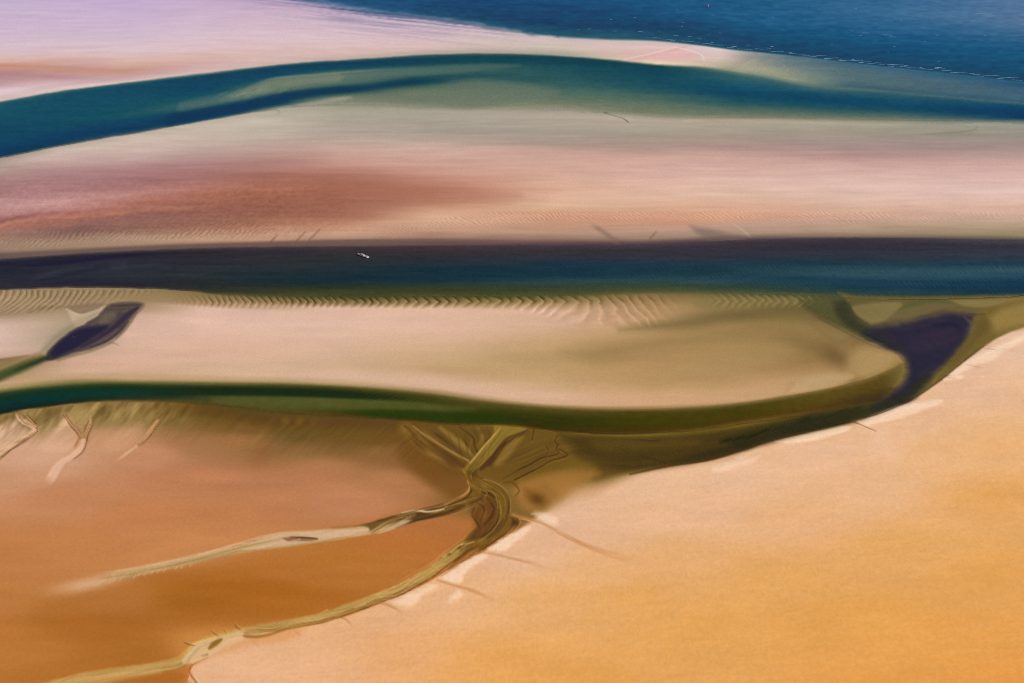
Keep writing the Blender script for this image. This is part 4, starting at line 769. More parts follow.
# pale weedy tongue and dark run below it
poly([(212, 398.5), (232, 396.5), (262, 396), (300, 397.5), (336, 400), (394, 402.5), (440, 405), (475, 408), (440, 411), (390, 410), (330, 410), (280, 411), (240, 408), (214, 403)], (84, 85, 40), .7, 4.0, rough=.8)
poly([(190, 402), (230, 405), (290, 411), (350, 416), (400, 420), (340, 420), (270, 416), (210, 408)], (80, 66, 24), .55, 4)
stroke([(330, 412, 1.5), (370, 413, 3), (410, 414.5, 4), (460, 418, 4.2), (530, 421, 4)], (40, 57, 12), .8, 3.0, fade=(.25, .2))
stroke([(120, 391.5, 4), (180, 391.5, 4.2), (230, 391.5, 4.2), (290, 392.5, 4.0), (340, 394.5, 3.6), (395, 398, 2.4), (430, 400.5, 1.5)], (27, 42, 22), .85, 1.8, fade=(.3, .25))
# combed weed streaks along the channel's upper side and mid-run
w = win(330, 440, 385, 405); x, y = PX[w], PY[w]
k = np.exp(-((y - T3(x) - 7) / 4) ** 2) * ss(330, 360, x) * (1 - ss(410, 440, x)) * np.sin((x + 2.4 * y) * .72 + 2 * wob2[w])
T[w] += (k * 5)[..., None]
# golden ridge and the dark pool below it
ridge = [(540, 432, 1.0), (580, 434, 1.5), (612, 435.5, 1.6), (652, 435, 2.0), (696, 432, 2.0), (754, 423.5, 2.0), (800, 414.5, 1.8), (830, 406, 1.2)]
w_, m_ = poly([(560, 434), (652, 436), (754, 425), (830, 408), (858, 405), (880, 404), (858, 416), (820, 428), (770, 440), (744, 449), (700, 459), (650, 467), (610, 466), (580, 456), (570, 444)], (70, 53, 15), .85, 9, op=.45)
WID[w_][(m_ > .01) & (WID[w_] == 0)] = 5
poly([(720, 440), (760, 428), (820, 415), (860, 410), (850, 420), (810, 430), (765, 440), (742, 449)], (46, 42, 14), .8, 4)
poly([(590, 440), (650, 440), (700, 440), (690, 446), (640, 450), (600, 450)], (100, 76, 22), .5, 5)
stroke(ridge, (112, 88, 30), .7, 2.2, dz=.1, fade=(.2, .35))
stroke([(650, 466, 2), (700, 456, 3.5), (750, 444, 4), (800, 430, 4), (850, 418, 3)], (44, 38, 14), .6, 4, fade=(.25, .1))
stroke([(560, 430, .6), (600, 433.4, .8), (640, 433, .6), (690, 429, .5)], (52, 42, 10), .7, 1.0, fade=(.2, .4))
for k in range(11):
    x = 724 + k * 13; y = 441 - k * 3.3 + (k % 3)
    stroke([(x - 6, y + 4, .6), (x, y, 1.0), (x + 5, y - 1.2, 1.2), (x + 10, y - 4.5, .5)], (28, 26, 8), .55, 1.2, fade=(.2, .2))
blob(806, 420, 7, 3.5, (26, 26, 12), .7, -25)
stroke([(660, 440, .5), (654, 441, .7), (640, 440, .4)], (56, 40, 10), .6, .9)
stroke([(640, 456, .5), (655, 460, .7), (666, 463, .5)], (62, 44, 12), .6, 1.2)
stroke([(630, 474, .8), (668, 465.5, 1.2), (710, 459, 1.2), (744, 449, 1.0), (770, 440.5, .8), (820, 428.5, .7), (850, 421.5, .7)], (72, 46, 14), .7, 1.2, dz=-.15)
# right basin, its neck, the shoal and the olive bank
for pts_, col_, al_, sf_, op_ in (
   ([(800, 300), (836, 296), (852, 298), (850, 310), (856, 320), (872, 330), (868, 338), (846, 330), (822, 318), (806, 308)], (80, 78, 44), .8, 6.0, .35),
   ([(834, 302), (846, 300), (850, 309), (855, 318), (870, 327), (884, 336), (897, 350), (880, 345), (862, 335), (846, 326), (836, 314)], (56, 55, 36), .9, 4.5, .6)):
    wet(pts_, col_, al_, sf_, op_, 5)
wet([(838, 292), (860, 296), (920, 296.5), (1040, 296), (1040, 308), (985, 313), (968, 311), (948, 310), (930, 315), (905, 321), (880, 325), (866, 321), (856, 314), (851, 305)], (104, 93, 50), .9, 2.0, .22, 5)
poly([(852, 306.5), (862, 304), (884, 302), (902, 303), (896, 312), (884, 321), (872, 323), (860, 317), (854, 311)], (138, 120, 74), .85, 2.2)
poly([(884, 322), (906, 306), (935, 300.5), (958, 303), (948, 309), (930, 313), (908, 320)], (114, 98, 62), .8, 2.5)
poly([(898, 310), (912, 302), (935, 299), (962, 303), (950, 303), (930, 303), (912, 307)], (82, 88, 48), .6, 2.0)
poly([(950, 300), (985, 299), (1040, 297), (1040, 303), (990, 307), (965, 306)], (150, 128, 78), .7, 2.0)
wet(basin, NAVY, .96, 6.0, .93, 5, 2.2)
for P, c, a in (([(884, 330, 1), (915, 327, 2), (945, 320, 2), (966, 317, 1)], (62, 50, 60), .45), ([(890, 338, 1), (920, 336, 2), (950, 330, 2.5), (966, 325, 1)], (50, 42, 66), .5), ([(905, 352, 1), (925, 347, 2.5), (948, 342, 2), (962, 334, 1)], (60, 50, 66), .4),
                ([(912, 366, 1), (926, 360, 2.5), (942, 352, 2)], (44, 42, 62), .5), ([(914, 380, 1), (926, 371, 2), (938, 362, 1.5)], (52, 50, 56), .5), ([(900, 321.5, .8), (920, 318, 1.2), (940, 312.5, 1.2), (956, 311, .8)], (80, 64, 56), .5), ([(926, 326, 1), (950, 324, 2), (964, 330, 1.5)], (30, 27, 56), .5)):
    stroke(P, c, a, 2.4, fade=(.3, .3))
wet([(884, 346), (872, 337), (862, 332), (872, 329), (890, 331), (900, 345), (908, 358), (898, 353)], (48, 46, 44), .6, 5, .8, 5)
poly([(905, 345), (930, 332), (955, 331), (952, 343), (925, 350)], (56, 44, 60), .55, 6)
wet([(862, 419), (888, 409), (914, 396), (932, 377), (922, 378), (904, 392), (884, 400), (852, 408), (800, 420), (770, 432), (800, 432)], (46, 46, 26), .75, 5, .8, 5)
wet([(974, 317), (980, 311), (1000, 304), (1040, 299), (1040, 320), (1000, 336), (979, 349.5), (958, 365.5), (938, 381.5), (934, 380), (946, 366), (958, 352), (967, 340), (973, 328)], (116, 96, 44), .95, 2.4, .25, 5)
poly([(990, 318), (1004, 308), (1040, 300), (1040, 320), (1012, 328), (996, 332)], (156, 130, 72), .8, 6)
poly([(974, 322), (984, 316), (990, 326), (976, 342), (958, 360), (948, 366), (962, 348), (972, 334)], (96, 80, 40), .6, 4)
stroke([(964, 317, .6), (970, 322, 1.2), (976, 327, .8)], (104, 86, 76), .6, 1.6)
stroke([(958, 313.5, .8), (972, 315, 1.2), (984, 314, .8)], (78, 64, 58), .6, 1.4)
stroke([(984, 346, .5), (972, 355, .8), (958, 366, .8), (938, 382, .8), (914, 398, .8), (887, 410.6, .7), (852, 421.8, .6)], (70, 46, 26), .7, .8)
# pool and creek on the left
poly([(40, 352), (52, 338), (66, 328), (84, 318), (98, 309), (100, 316), (84, 326), (68, 337), (52, 354)], (138, 128, 100), .7, 3.5)
poly([(66, 308.5), (80, 314), (98, 309), (106, 304), (92, 304), (76, 305)], (128, 108, 84), .7, 1.6)
stroke([(66, 309, .5), (73, 313, 1), (80, 316, 1.3), (90, 313.5, 1.3), (99, 309.5, .8), (104, 306, .4)], (198, 176, 142), .8, 1.3, dz=.12)
poly([(76, 317), (90, 314), (101, 309), (96, 316), (84, 324), (74, 327)], (178, 158, 128), .6, 2.5)
pool = [(45, 357), (48, 351.5), (58.6, 340.5), (72, 331), (86, 322.5), (98, 315), (105.5, 307.5), (111, 304), (126, 302.5), (140.5, 303), (143, 305.5), (135, 313.5), (127, 325), (117, 335.7), (105.5, 343.5), (90, 349.3), (74, 353.5), (58, 359), (47, 361)]
wet(pool, (68, 59, 61), .93, 2.2, .8, 4, 1.0)
poly([(102, 314), (111, 304.5), (140, 303.5), (138, 308), (128, 313), (118, 313), (106, 321), (96, 324), (90, 325)], (92, 79, 70), .85, 2.2)
poly([(98, 322), (106, 313), (114, 312.5), (117, 316), (112, 321), (102, 326)], (120, 104, 80), .5, 2.6)
stroke([(112, 306, .8), (126, 305.5, 1.0), (140, 304.5, .7)], (62, 50, 48), .6, 1.0)
stroke([(106, 309, .5), (116, 309.5, .6), (130, 308.5, .5)], (64, 54, 52), .4, 1.0)
stroke([(138, 307.5, 1.2), (131, 312, 2.0), (124, 318, 2.6), (117, 325, 2.6), (108, 332, 2.2), (96, 340, 2), (82, 348, 1.6)], (54, 42, 58), .85, 1.5)
poly([(48, 356), (56, 344), (68, 335), (78, 329), (92, 327), (108, 325), (104, 331), (94, 337), (80, 346), (64, 354), (52, 359)], (37, 34, 56), .92, 2.8)
stroke([(118, 329, 1.2), (108, 337, 2.0), (96, 343.5, 1.8), (82, 349.5, 1.2)], (98, 80, 80), .7, 1.3)
stroke([(128, 322, .8), (118, 333, .9), (106, 341.5, .9), (90, 347.5, .8)], (60, 46, 56), .6, .9)
stroke([(143, 306, .8), (136, 314.5, 1.2), (128.5, 326, 1.2), (118, 337.2, 1.3), (106, 345, 1.4), (90, 351.2, 1.4), (74, 355.5, 1.4), (58, 360.5, 1.4)], (150, 126, 92), .85, 1.0)
stroke([(137, 311.5, .3), (130.5, 321, .4), (124, 330, .4), (116, 338, .4)], (96, 78, 62), .6, .6)
stroke([(108, 345, .4), (111, 342.8, .6), (116, 344, .5), (121, 348, .4)], (140, 112, 88), .7, .9, dz=-.1, fade=(0, .5))
blob(74, 337, 2, .8, (70, 62, 90), .6)
poly([(-36, 372), (0, 361), (24, 357), (40, 353), (46, 357), (24, 364), (0, 371), (-36, 382)], (142, 118, 76), .85, 2.2)
w_, m_ = stroke([(50, 357, 1.5), (40, 360, 3), (28, 364.5, 4.2), (12, 371, 4.6), (-8, 379, 5), (-40, 390, 6)], (62, 76, 36), .95, 3.2)
OP[w_] = np.maximum(OP[w_], .55 * m_); WID[w_][(m_ > .01) & (WID[w_] == 0)] = 4
stroke([(54, 356, 1), (46, 358, 2), (36, 362, 1.6), (22, 367.5, 1.2), (0, 377, .8)], (36, 42, 32), .7, 2.0, fade=(.1, .5))
stroke([(-36, 369, .8), (0, 360.5, 1), (14, 358, .8), (28, 355.5, .4)], (124, 94, 72), .65, 1.3)

# ------------------------------------------------------------------ from chart to heights and colours
T = np.clip(T, 4, 252); OP = np.clip(OP, 0, .985)
dry = WID == 0
OP[dry] = 0
Tl, Bl = lin(T), lin(BED)
BEDL = np.where((OP > .02)[..., None], Bl, Tl)
# thin water: paint of the strokes laid over it belongs to the bed
thin = ((OP > .02) & (OP < .30))
BEDL = np.where(thin[..., None], Tl, BEDL)
BEDL[OP > .30] *= .80                                     # wet bed
opx = np.maximum(OP, .02)[..., None]
BEDL = np.where(thin[..., None], BEDL / (OP + (1 - OP) ** 2)[..., None], BEDL)   # sunlight crosses thin water twice
deep = (OP >= .30)[..., None]
BEDL = np.where(deep, np.minimum(BEDL, .85 * Tl / (1 - opx) ** 2), BEDL)        # mud, not clean sand, under the dark margins
WT = np.clip((Tl - (1 - opx) ** 2 * BEDL) / opx, .002, .9)      # the water's own colour, painted sea haze included
WT = np.where(thin[..., None], Tl, WT)
ALB = np.clip((BEDL - np.array([.0012, .0015, .0058])) / LIT, .004, .75)
GLOSS = np.array([0, .0105, .0065, .0045, .0035, .0025])[WID][..., None] * np.array([.95, 1.0, 1.15]) * (OP / .95)[..., None]   # sky mirrored by the water
WT = np.clip((WT - GLOSS) / LIT, .001, .75)
DEPTH0 = -np.log(1 - OP)                                   # in e-folds of murk; about .35 m of water each
LAND = .07 * (1 - ss(0, .10, OP))
Z = LAND - DEPTH0 * .35 - .012 * (OP > 0) + DZ * (1 - .6 * ss(.3, .8, OP))
DEPTH = np.maximum(np.where(OP > 0, DEPTH0 - (DZ * (1 - .6 * ss(.3, .8, OP))) * ss(.02, .2, OP), 0), 0)

# ------------------------------------------------------------------ materials
def new_mat(name):
    m = bpy.data.materials.new(name); m.use_nodes = True
    n = m.node_tree.nodes; n.clear()
    return m, n, m.node_tree.links
def node(n, kind, **kw):
    o = n.new(kind)
    for k, v in kw.items():
        if k in o.inputs: o.inputs[k].default_value = v
        else: setattr(o, k, v)
    return o

sand_mat, n, l = new_mat('wet_sand')
att = node(n, 'ShaderNodeAttribute', attribute_name='colour')
geo = node(n, 'ShaderNodeNewGeometry')
mp = node(n, 'ShaderNodeMapping'); mp.inputs['Scale'].default_value = (.9, .38, 1)
l.new(geo.outputs['Position'], mp.inputs['Vector'])
n1 = node(n, 'ShaderNodeTexNoise', Scale=1.0, Detail=4.0, Roughness=.62)
l.new(mp.outputs[0], n1.inputs['Vector'])
mp2 = node(n, 'ShaderNodeMapping'); mp2.inputs['Scale'].default_value = (.03, .045, 1); mp2.inputs['Rotation'].default_value = (0, 0, .25)
l.new(geo.outputs['Position'], mp2.inputs['Vector'])
n2 = node(n, 'ShaderNodeTexNoise', Scale=1.0, Detail=5.0, Roughness=.6)
l.new(mp2.outputs[0], n2.inputs['Vector'])
r1 = node(n, 'ShaderNodeMapRange'); r1.inputs[1].default_value = .25; r1.inputs[2].default_value = .75; r1.inputs[3].default_value = .93; r1.inputs[4].default_value = 1.07
l.new(n1.outputs[0], r1.inputs[0])
r2 = node(n, 'ShaderNodeMapRange'); r2.inputs[1].default_value = .3; r2.inputs[2].default_value = .7; r2.inputs[3].default_value = .95; r2.inputs[4].default_value = 1.05
l.new(n2.outputs[0], r2.inputs[0])
mu = node(n, 'ShaderNodeMath', operation='MULTIPLY'); l.new(r1.outputs[0], mu.inputs[0]); l.new(r2.outputs[0], mu.inputs[1])
vm = node(n, 'ShaderNodeVectorMath', operation='SCALE'); l.new(att.outputs['Color'], vm.inputs[0]); l.new(mu.outputs[0], vm.inputs['Scale'])
bs_ = node(n, 'ShaderNodeBump', Strength=.25, Distance=.10); l.new(n1.outputs[0], bs_.inputs['Height'])
pb = node(n, 'ShaderNodeBsdfPrincipled', Roughness=.85); pb.inputs['Specular IOR Level'].default_value = .06
l.new(vm.outputs[0], pb.inputs['Base Color']); l.new(bs_.outputs[0], pb.inputs['Normal'])
om = node(n, 'ShaderNodeOutputMaterial'); l.new(pb.outputs[0], om.inputs[0])

def water_mat(name, wave, stretch, rot, gloss, rough):
    m, n, l = new_mat(name)
    tint = node(n, 'ShaderNodeAttribute', attribute_name='tint'); dep = node(n, 'ShaderNodeAttribute', attribute_name='depth')
    geo = node(n, 'ShaderNodeNewGeometry')
    mp = node(n, 'ShaderNodeMapping'); mp.inputs['Scale'].default_value = stretch; mp.inputs['Rotation'].default_value = (0, 0, rot)
    l.new(geo.outputs['Position'], mp.inputs['Vector'])
    nz = node(n, 'ShaderNodeTexNoise', Scale=1.0, Detail=4.0, Roughness=.6); l.new(mp.outputs[0], nz.inputs['Vector'])
    bp = node(n, 'ShaderNodeBump', Strength=wave, Distance=.5); l.new(nz.outputs[0], bp.inputs['Height'])
    # murk: share of light turned back by the water itself, 1 - exp(-depth)
    ng = node(n, 'ShaderNodeMath', operation='MULTIPLY'); ng.inputs[1].default_value = -1; l.new(dep.outputs['Fac'], ng.inputs[0])
    ex = node(n, 'ShaderNodeMath', operation='EXPONENT'); l.new(ng.outputs[0], ex.inputs[0])
    su = node(n, 'ShaderNodeMath', operation='SUBTRACT'); su.inputs[0].default_value = 1; l.new(ex.outputs[0], su.inputs[1])
    r1 = node(n, 'ShaderNodeMapRange'); r1.inputs[1].default_value = .25; r1.inputs[2].default_value = .75; r1.inputs[3].default_value = .88; r1.inputs[4].default_value = 1.12
    l.new(nz.outputs[0], r1.inputs[0])
    sc_ = node(n, 'ShaderNodeVectorMath', operation='SCALE'); l.new(tint.outputs['Color'], sc_.inputs[0]); l.new(r1.outputs[0], sc_.inputs['Scale'])
    di = node(n, 'ShaderNodeBsdfDiffuse'); l.new(sc_.outputs[0], di.inputs['Color']); l.new(bp.outputs[0], di.inputs['Normal'])
    tr = node(n, 'ShaderNodeBsdfTransparent')
    mx = node(n, 'ShaderNodeMixShader'); l.new(su.outputs[0], mx.inputs[0]); l.new(tr.outputs[0], mx.inputs[1]); l.new(di.outputs[0], mx.inputs[2])
    gl = node(n, 'ShaderNodeBsdfGlossy', Roughness=rough); l.new(bp.outputs[0], gl.inputs['Normal'])
    fr = node(n, 'ShaderNodeFresnel', IOR=1.33); l.new(bp.outputs[0], fr.inputs['Normal'])
    dm = node(n, 'ShaderNodeMapRange'); dm.inputs[1].default_value = .02; dm.inputs[2].default_value = .5; dm.inputs[4].default_value = gloss
    l.new(dep.outputs['Fac'], dm.inputs[0])
    fm_ = node(n, 'ShaderNodeMath', operation='MULTIPLY'); l.new(fr.outputs[0], fm_.inputs[0]); l.new(dm.outputs[0], fm_.inputs[1])
    m2 = node(n, 'ShaderNodeMixShader'); l.new(fm_.outputs[0], m2.inputs[0]); l.new(mx.outputs[0], m2.inputs[1]); l.new(gl.outputs[0], m2.inputs[2])
    om = node(n, 'ShaderNodeOutputMaterial'); l.new(m2.outputs[0], om.inputs[0])
    return m
sea_mat = water_mat('sea_water', .35, (.10, .075, 1), .25, .10, .35)
chan_mat = water_mat('channel_water', .25, (.35, .16, 1), -.5, .08, .25)
calm_mat = water_mat('calm_water', .12, (.25, .12, 1), .3, .06, .2)

# ------------------------------------------------------------------ meshes
def sheet(name, cells, z, mat, attrs):
    """one sheet made of the grid cells marked True"""
    ci, cj = np.nonzero(cells)
    used = np.zeros((NY, NX), bool)
    for a in (0, 1):
        for b in (0, 1): used[ci + a, cj + b] = True
    idx = np.full((NY, NX), -1, np.int64); idx[used] = np.arange(used.sum())
    co = np.stack([GX[used], GY[used], (z[used] if np.ndim(z) else np.full(used.sum(), z))], -1).astype(np.float32)
    q = np.stack([idx[ci, cj], idx[ci + 1, cj], idx[ci + 1, cj + 1], idx[ci, cj + 1]], -1).astype(np.int32)
    me = bpy.data.meshes.new(name)
    me.vertices.add(len(co)); me.vertices.foreach_set('co', co.ravel())
    me.loops.add(q.size); me.loops.foreach_set('vertex_index', q.ravel())
    me.polygons.add(len(q)); me.polygons.foreach_set('loop_start', np.arange(0, q.size, 4, dtype=np.int32))
    me.polygons.foreach_set('loop_total', np.full(len(q), 4, np.int32))
    me.polygons.foreach_set('use_smooth', np.ones(len(q), bool))
    for k, v in attrs.items():
        if v.ndim == 3:
            at = me.attributes.new(k, 'FLOAT_COLOR', 'POINT')
            at.data.foreach_set('color', np.concatenate([v[used], np.ones((used.sum(), 1))], -1).astype(np.float32).ravel())
        else:
            at = me.attributes.new(k, 'FLOAT', 'POINT'); at.data.foreach_set('value', v[used].astype(np.float32))
    me.update(calc_edges=True); me.validate()
    me.materials.append(mat)
    o = bpy.data.objects.new(name, me); C.objects.link(o)
    return o

def structure(o, label):
    o['kind'] = 'structure'; o['label'] = label
    return o

cx_ = (PX[:-1, :-1] + PX[1:, 1:]) / 2; cy_ = (PY[:-1, :-1] + PY[1:, 1:]) / 2
mid1 = .5 * (T1(cx_) + B1(cx_)); mid2 = .5 * (T2(cx_) + B2(cx_)); mid3 = .5 * (T3(cx_) + B3(cx_)) + 60 * ss(880, 960, cx_)
far = cy_ < mid1; a2 = (cy_ >= mid1) & (cy_ < mid2); a3 = (cy_ >= mid2) & (cy_ < mid3) & ~((cy_ > T5(cx_) - 8) & (cx_ > 880))
a5 = (cy_ >= mid2) & ~a3 & (cy_ > T5(cx_)) & (cx_ + .35 * (cy_ - 668) > 189); a4 = ~(far | a2 | a3 | a5)
for nm, cells, lab in (('far_sandbank', far, 'far lilac sandbank sloping under the blue sea'), ('pink_sandbank', a2, 'pink and rust sandbank between the blue and the dark middle channel'),
                       ('pale_sandbank', a3, 'pale beige sandbank with rippled upper edge between two dark channels'), ('rust_mudflat', a4, 'rust brown mudflat with olive creek fan below the green channel'),
                       ('golden_sand_flat', a5, 'smooth golden sand flat filling the lower right')):
    structure(sheet(nm, cells, Z, sand_mat, {'colour': ALB}), lab)

WV = np.zeros((NY, NX))                                   # wavelets on the middle channel
w = win(400, 1060, 255, 296); x, y = PX[w], PY[w]
mk = ss(258, 268, y) * ss(420, 560, x)
WV[w] = .13 * mk * np.sin((x - 1.5 * y + 3 * wob2[w] + 4 * wob[w]) * 2 * math.pi / 5.2) * (.6 + .4 * wob[w])
WV += .012 * ripple_noise
def cells_of(v):
    g = (WID == v) & (OP > .004)
    return g
g_any = (WID > 0) & (OP > .004)
four = [g_any[:-1, :-1], g_any[1:, :-1], g_any[1:, 1:], g_any[:-1, 1:]]
has = four[0] | four[1] | four[2] | four[3]
wcell = np.maximum.reduce([WID[:-1, :-1], WID[1:, :-1], WID[1:, 1:], WID[:-1, 1:]])
for v, nm, lab, mt in ((1, 'sea', 'open blue sea beyond the far sandbank', sea_mat), (2, 'blue_channel', 'deep blue tidal channel curving below the far sandbank', chan_mat),
                       (3, 'dark_channel', 'straight dark navy tidal channel across the middle', chan_mat), (4, 'dark_pool', 'dark purple tidal pool draining into a green creek at the left', calm_mat),
                       (5, 'green_channel', 'dark green tidal channel bending up to a navy basin on the right', calm_mat)):
    structure(sheet(nm, has & (wcell == v), WV, mt, {'tint': WT, 'depth': DEPTH}), lab)

# ------------------------------------------------------------------ simple paints for the small things
def paint(name, rgb, rough=.5, var=.12):
    m, n, l = new_mat(name)
    tc = node(n, 'ShaderNodeTexCoord'); nz = node(n, 'ShaderNodeTexNoise', Scale=3.0, Detail=4.0); l.new(tc.outputs['Object'], nz.inputs['Vector'])
    mr = node(n, 'ShaderNodeMapRange'); mr.inputs[3].default_value = 1 - var; mr.inputs[4].default_value = 1 + var; l.new(nz.outputs[0], mr.inputs[0])
    vs = node(n, 'ShaderNodeVectorMath', operation='SCALE'); vs.inputs[0].default_value = rgb; l.new(mr.outputs[0], vs.inputs['Scale'])
    p = node(n, 'ShaderNodeBsdfPrincipled', Roughness=rough); l.new(vs.outputs[0], p.inputs['Base Color'])
    o = node(n, 'ShaderNodeOutputMaterial'); l.new(p.outputs[0], o.inputs[0])
    return m
def mesh_obj(name, bm, mat, parent=None):
    me = bpy.data.meshes.new(name); bmesh.ops.recalc_face_normals(bm, faces=bm.faces); bm.to_mesh(me); bm.free()
    me.materials.append(mat)
    o = bpy.data.objects.new(name, me); C.objects.link(o)
    if parent: o.parent = parent
    return o
def box(bm, x, y, z, sx, sy, sz, taper=1.0):
    v = [bm.verts.new((x + a * sx / 2 * (taper if c > 0 else 1), y + b * sy / 2 * (taper if c > 0 else 1), z + c * sz / 2)) for c in (-1, 1) for a, b in ((-1, -1), (1, -1), (1, 1), (-1, 1))]
    for f in ((3, 2, 1, 0), (4, 5, 6, 7), (0, 1, 5, 4), (1, 2, 6, 5), (2, 3, 7, 6), (3, 0, 4, 7)): bm.faces.new([v[i] for i in f])
def lathe(bm, prof, seg=16):
    rings = [[bm.verts.new((r * math.cos(2 * math.pi * k / seg), r * math.sin(2 * math.pi * k / seg), z)) for k in range(seg)] for r, z in prof]
    for a, b in zip(rings, rings[1:]):
        for k in range(seg): bm.faces.new((a[k], a[(k + 1) % seg], b[(k + 1) % seg], b[k]))
    bm.faces.new(list(reversed(rings[0]))); bm.faces.new(rings[-1])

# boat lying in the middle channel
gxa, gya = to_ground(357.5, 254.6); gxb, gyb = to_ground(368.0, 257.8)
boat = bpy.data.objects.new('boat', None); C.objects.link(boat)
boat.location = ((gxa + gxb) / 2, (gya + gyb) / 2, 0)
blen = math.hypot(gxa - gxb, gya - gyb); boat.rotation_euler = (0, 0, math.atan2(gya - gyb, gxa - gxb))
boat.scale = (1, 1, .6)
boat['label'] = 'small pale pinkish boat lying in the dark channel near its far bank'; boat['category'] = 'boat'
hull_m = paint('pale_hull', (.34, .27, .28), .8); deck_m = paint('deck', (.26, .18, .18), .6); white_m = paint('white_paint', (.22, .16, .17), .85); glass_m = paint('dark_glass', (.12, .10, .11), .6)
bm = bmesh.new(); L2 = blen / 2; secs = []
for t, wd, sh in ((-1, .80, 1.0), (-.5, 1.0, 1.0), (0, 1.05, 1.02), (.45, .85, 1.12), (.8, .42, 1.28), (1.0, .03, 1.42)):
    b = wd * 1.2
    secs.append([bm.verts.new((t * L2, y, z)) for y, z in ((-b, sh), (-b * .86, .25), (-b * .45, -.35), (0, -.5), (b * .45, -.35), (b * .86, .25), (b, sh))])
for a, b in zip(secs, secs[1:]):
    for k in range(6): bm.faces.new((a[k], b[k], b[k + 1], a[k + 1]))
bm.faces.new(secs[0]); bm.faces.new(list(reversed(secs[-1])))
mesh_obj('hull', bm, hull_m, boat)
bm = bmesh.new(); ring = []
for t, wd, sh in ((-1, .74, .9), (-.5, .94, .9), (0, .99, .92), (.45, .79, 1.02), (.8, .36, 1.18), (.97, .03, 1.3)):
    ring.append((bm.verts.new((t * L2 * .985, -wd * 1.2, sh)), bm.verts.new((t * L2 * .985, wd * 1.2, sh))))
for a, b in zip(ring, ring[1:]): bm.faces.new((a[0], b[0], b[1], a[1]))
mesh_obj('deck', bm, deck_m, boat)
bm = bmesh.new(); box(bm, .3, 0, 1.35, blen * .30, 1.6, .9, .82); cab = mesh_obj('cabin', bm, white_m, boat)
bm = bmesh.new(); box(bm, .3, 0, 1.86, blen * .32, 1.6, .10); mesh_obj('cabin_roof', bm, white_m, cab)
for s_ in (-1, 1):
    bm = bmesh.new(); box(bm, .3, s_ * .74, 1.5, blen * .22, .06, .32); mesh_obj('window', bm, glass_m, cab)
bm = bmesh.new(); box(bm, .3 + blen * .142, 0, 1.5, .06, 1.2, .36); mesh_obj('windscreen', bm, glass_m, cab)
bm = bmesh.new(); box(bm, -L2 * .72, 0, 1.15, .5, 1.5, .4); mesh_obj('bench', bm, white_m, boat)
bm = bmesh.new(); lathe(bm, [(.05, 1.9), (.04, 3.2)], 8); o = mesh_obj('mast', bm, white_m, boat); o.location = (.3, 0, 0)

# buoy out at sea
bx, by = to_ground(708.0, 6.2)
buoy = bpy.data.objects.new('buoy', None); C.objects.link(buoy); buoy.location = (bx, by, 0); buoy.rotation_euler = (.06, -.05, 0); buoy.scale = (.8, .8, .62)
buoy['label'] = 'small magenta red buoy floating alone on the blue sea'; buoy['category'] = 'buoy'
red_m = paint('red_paint', (.50, .05, .16), .45); dark_m = paint('dark_steel', (.05, .05, .06), .5)
bm = bmesh.new(); lathe(bm, [(.7, -.6), (1.15, -.2), (1.15, .5), (.9, .75)]); mesh_obj('float', bm, red_m, buoy)
bm = bmesh.new(); lathe(bm, [(.75, .75), (.42, 2.4), (.3, 2.5)], 12); mesh_obj('tower', bm, red_m, buoy)
bm = bmesh.new(); lathe(bm, [(.05, 2.5), (.05, 2.9)], 8); mesh_obj('topmark_pole', bm, dark_m, buoy)
bm = bmesh.new(); lathe(bm, [(.42, 2.9), (.42, 3.6)], 12); mesh_obj('topmark', bm, red_m, buoy)

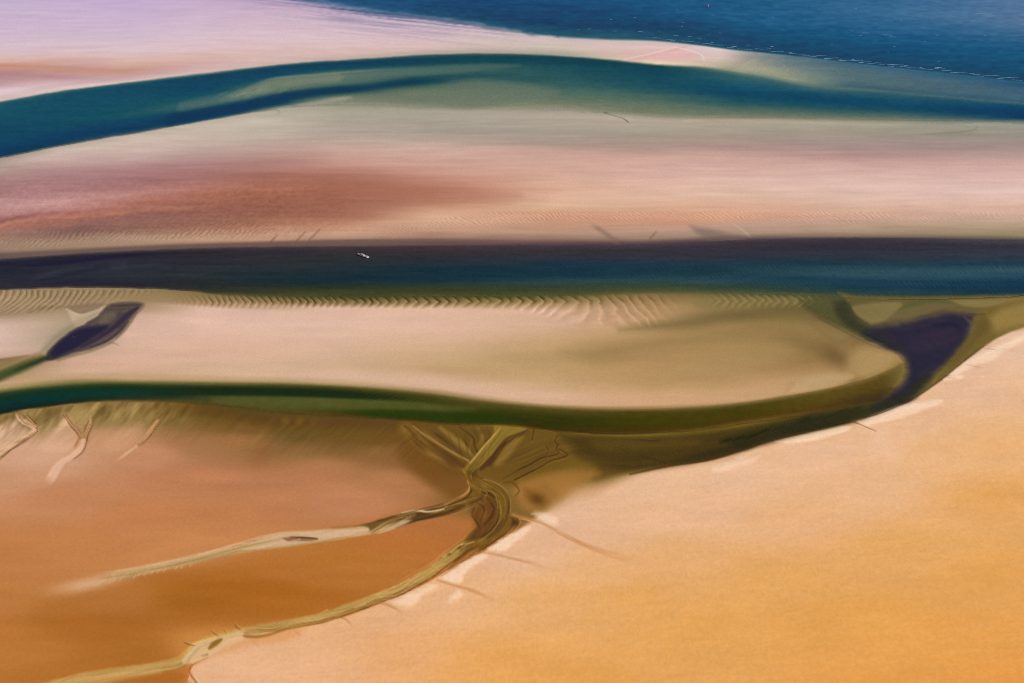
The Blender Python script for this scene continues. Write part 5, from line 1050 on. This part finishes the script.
# breaking crests along the edge of the sea
foam_m = paint('foam', (.20, .27, .32), .9)
R = random.Random(5); bm = bmesh.new()
def crest(px, py, wid, thick):
    cxg, cyg = to_ground(px, py); ms = math.hypot(*(np.array(to_ground(px + 1, py)) - np.array((cxg, cyg))))
    n_ = max(4, int(wid * 2)); prev = None
    for k in range(n_ + 1):
        t = k / n_; X = cxg + (t - .5) * wid * ms; e = math.sin(math.pi * t) ** .6 * thick * R.uniform(.5, 1.2) + .05
        Y = cyg + R.uniform(-.6, .6) - (t - .5) * wid * ms * .25
        cur = [bm.verts.new((X, Y - e, .03)), bm.verts.new((X, Y, .10 + .18 * e)), bm.verts.new((X, Y + e, .03))]
        if prev:
            for a in (0, 1): bm.faces.new((prev[a], cur[a], cur[a + 1], prev[a + 1]))
        prev = cur
for px, dy, wd, th in ((700, -6, 4, .8), (712, -4, 3, .7), (734, -3, 5, 1), (748, -6, 4, .8), (768, -5, 6, .9), (772, -7, 3, .8), (790, -3, 4, .8), (812, -1.5, 9, 1.0), (828, -1, 8, 1.2), (842, -1, 7, 1.0), (853, -3.0, 3, 1.6), (861, -1.2, 5, 1.2), (862, -3, 3, 1.3), (881, -2, 7, 1.1), (891, -1, 6, 1.1),
                       (893, -2.5, 4, 1.5), (906, -3, 5, 1.7), (921, -2.6, 3, .9), (938, -4.5, 6, 1.9), (942, -4.6, 7, 1.6), (957, -2, 5, .7), (980, -1, 8, .7), (1000, -1, 6, .6), (690, -7, 5, .7), (676, -7, 6, .7), (640, -8, 5, .7), (615, -8, 4, .6), (590, -9, 4, .5)):
    crest(px, float(sea_edge(np.array(float(px)))) + dy, wd, th * .38)
for k in range(46):
    px = 650 + k * 8.2 + R.uniform(-3, 3)
    crest(px, float(sea_edge(np.array(px))) - R.uniform(1.2, 3.6), R.uniform(4, 12), R.uniform(.04, .16))
for px, py, wd, th in ((984, 14, 16, 1.2), (994, 13, 8, 1.0), (852, 31, 4, .8), (866, 33, 7, .9), (888, 35, 9, 1.0), (893, 37, 6, 1.0), (948, 19, 3, .8), (720, 33, 3, .7), (677, 10, 4, .8), (713, 15, 4, .8)):
    crest(px, py, wd, th * .35)
for k in range(26):
    px = R.uniform(560, 1040); py = R.uniform(-4, float(sea_edge(np.array(px))) - 4)
    crest(px, py, R.uniform(1, 3.0), R.uniform(.06, .2))
foam = mesh_obj('breaking_wave_foam', bm, foam_m); foam['kind'] = 'stuff'; foam['label'] = 'thin white breaking wave crests on the blue sea'
for p in foam.data.polygons: p.use_smooth = True
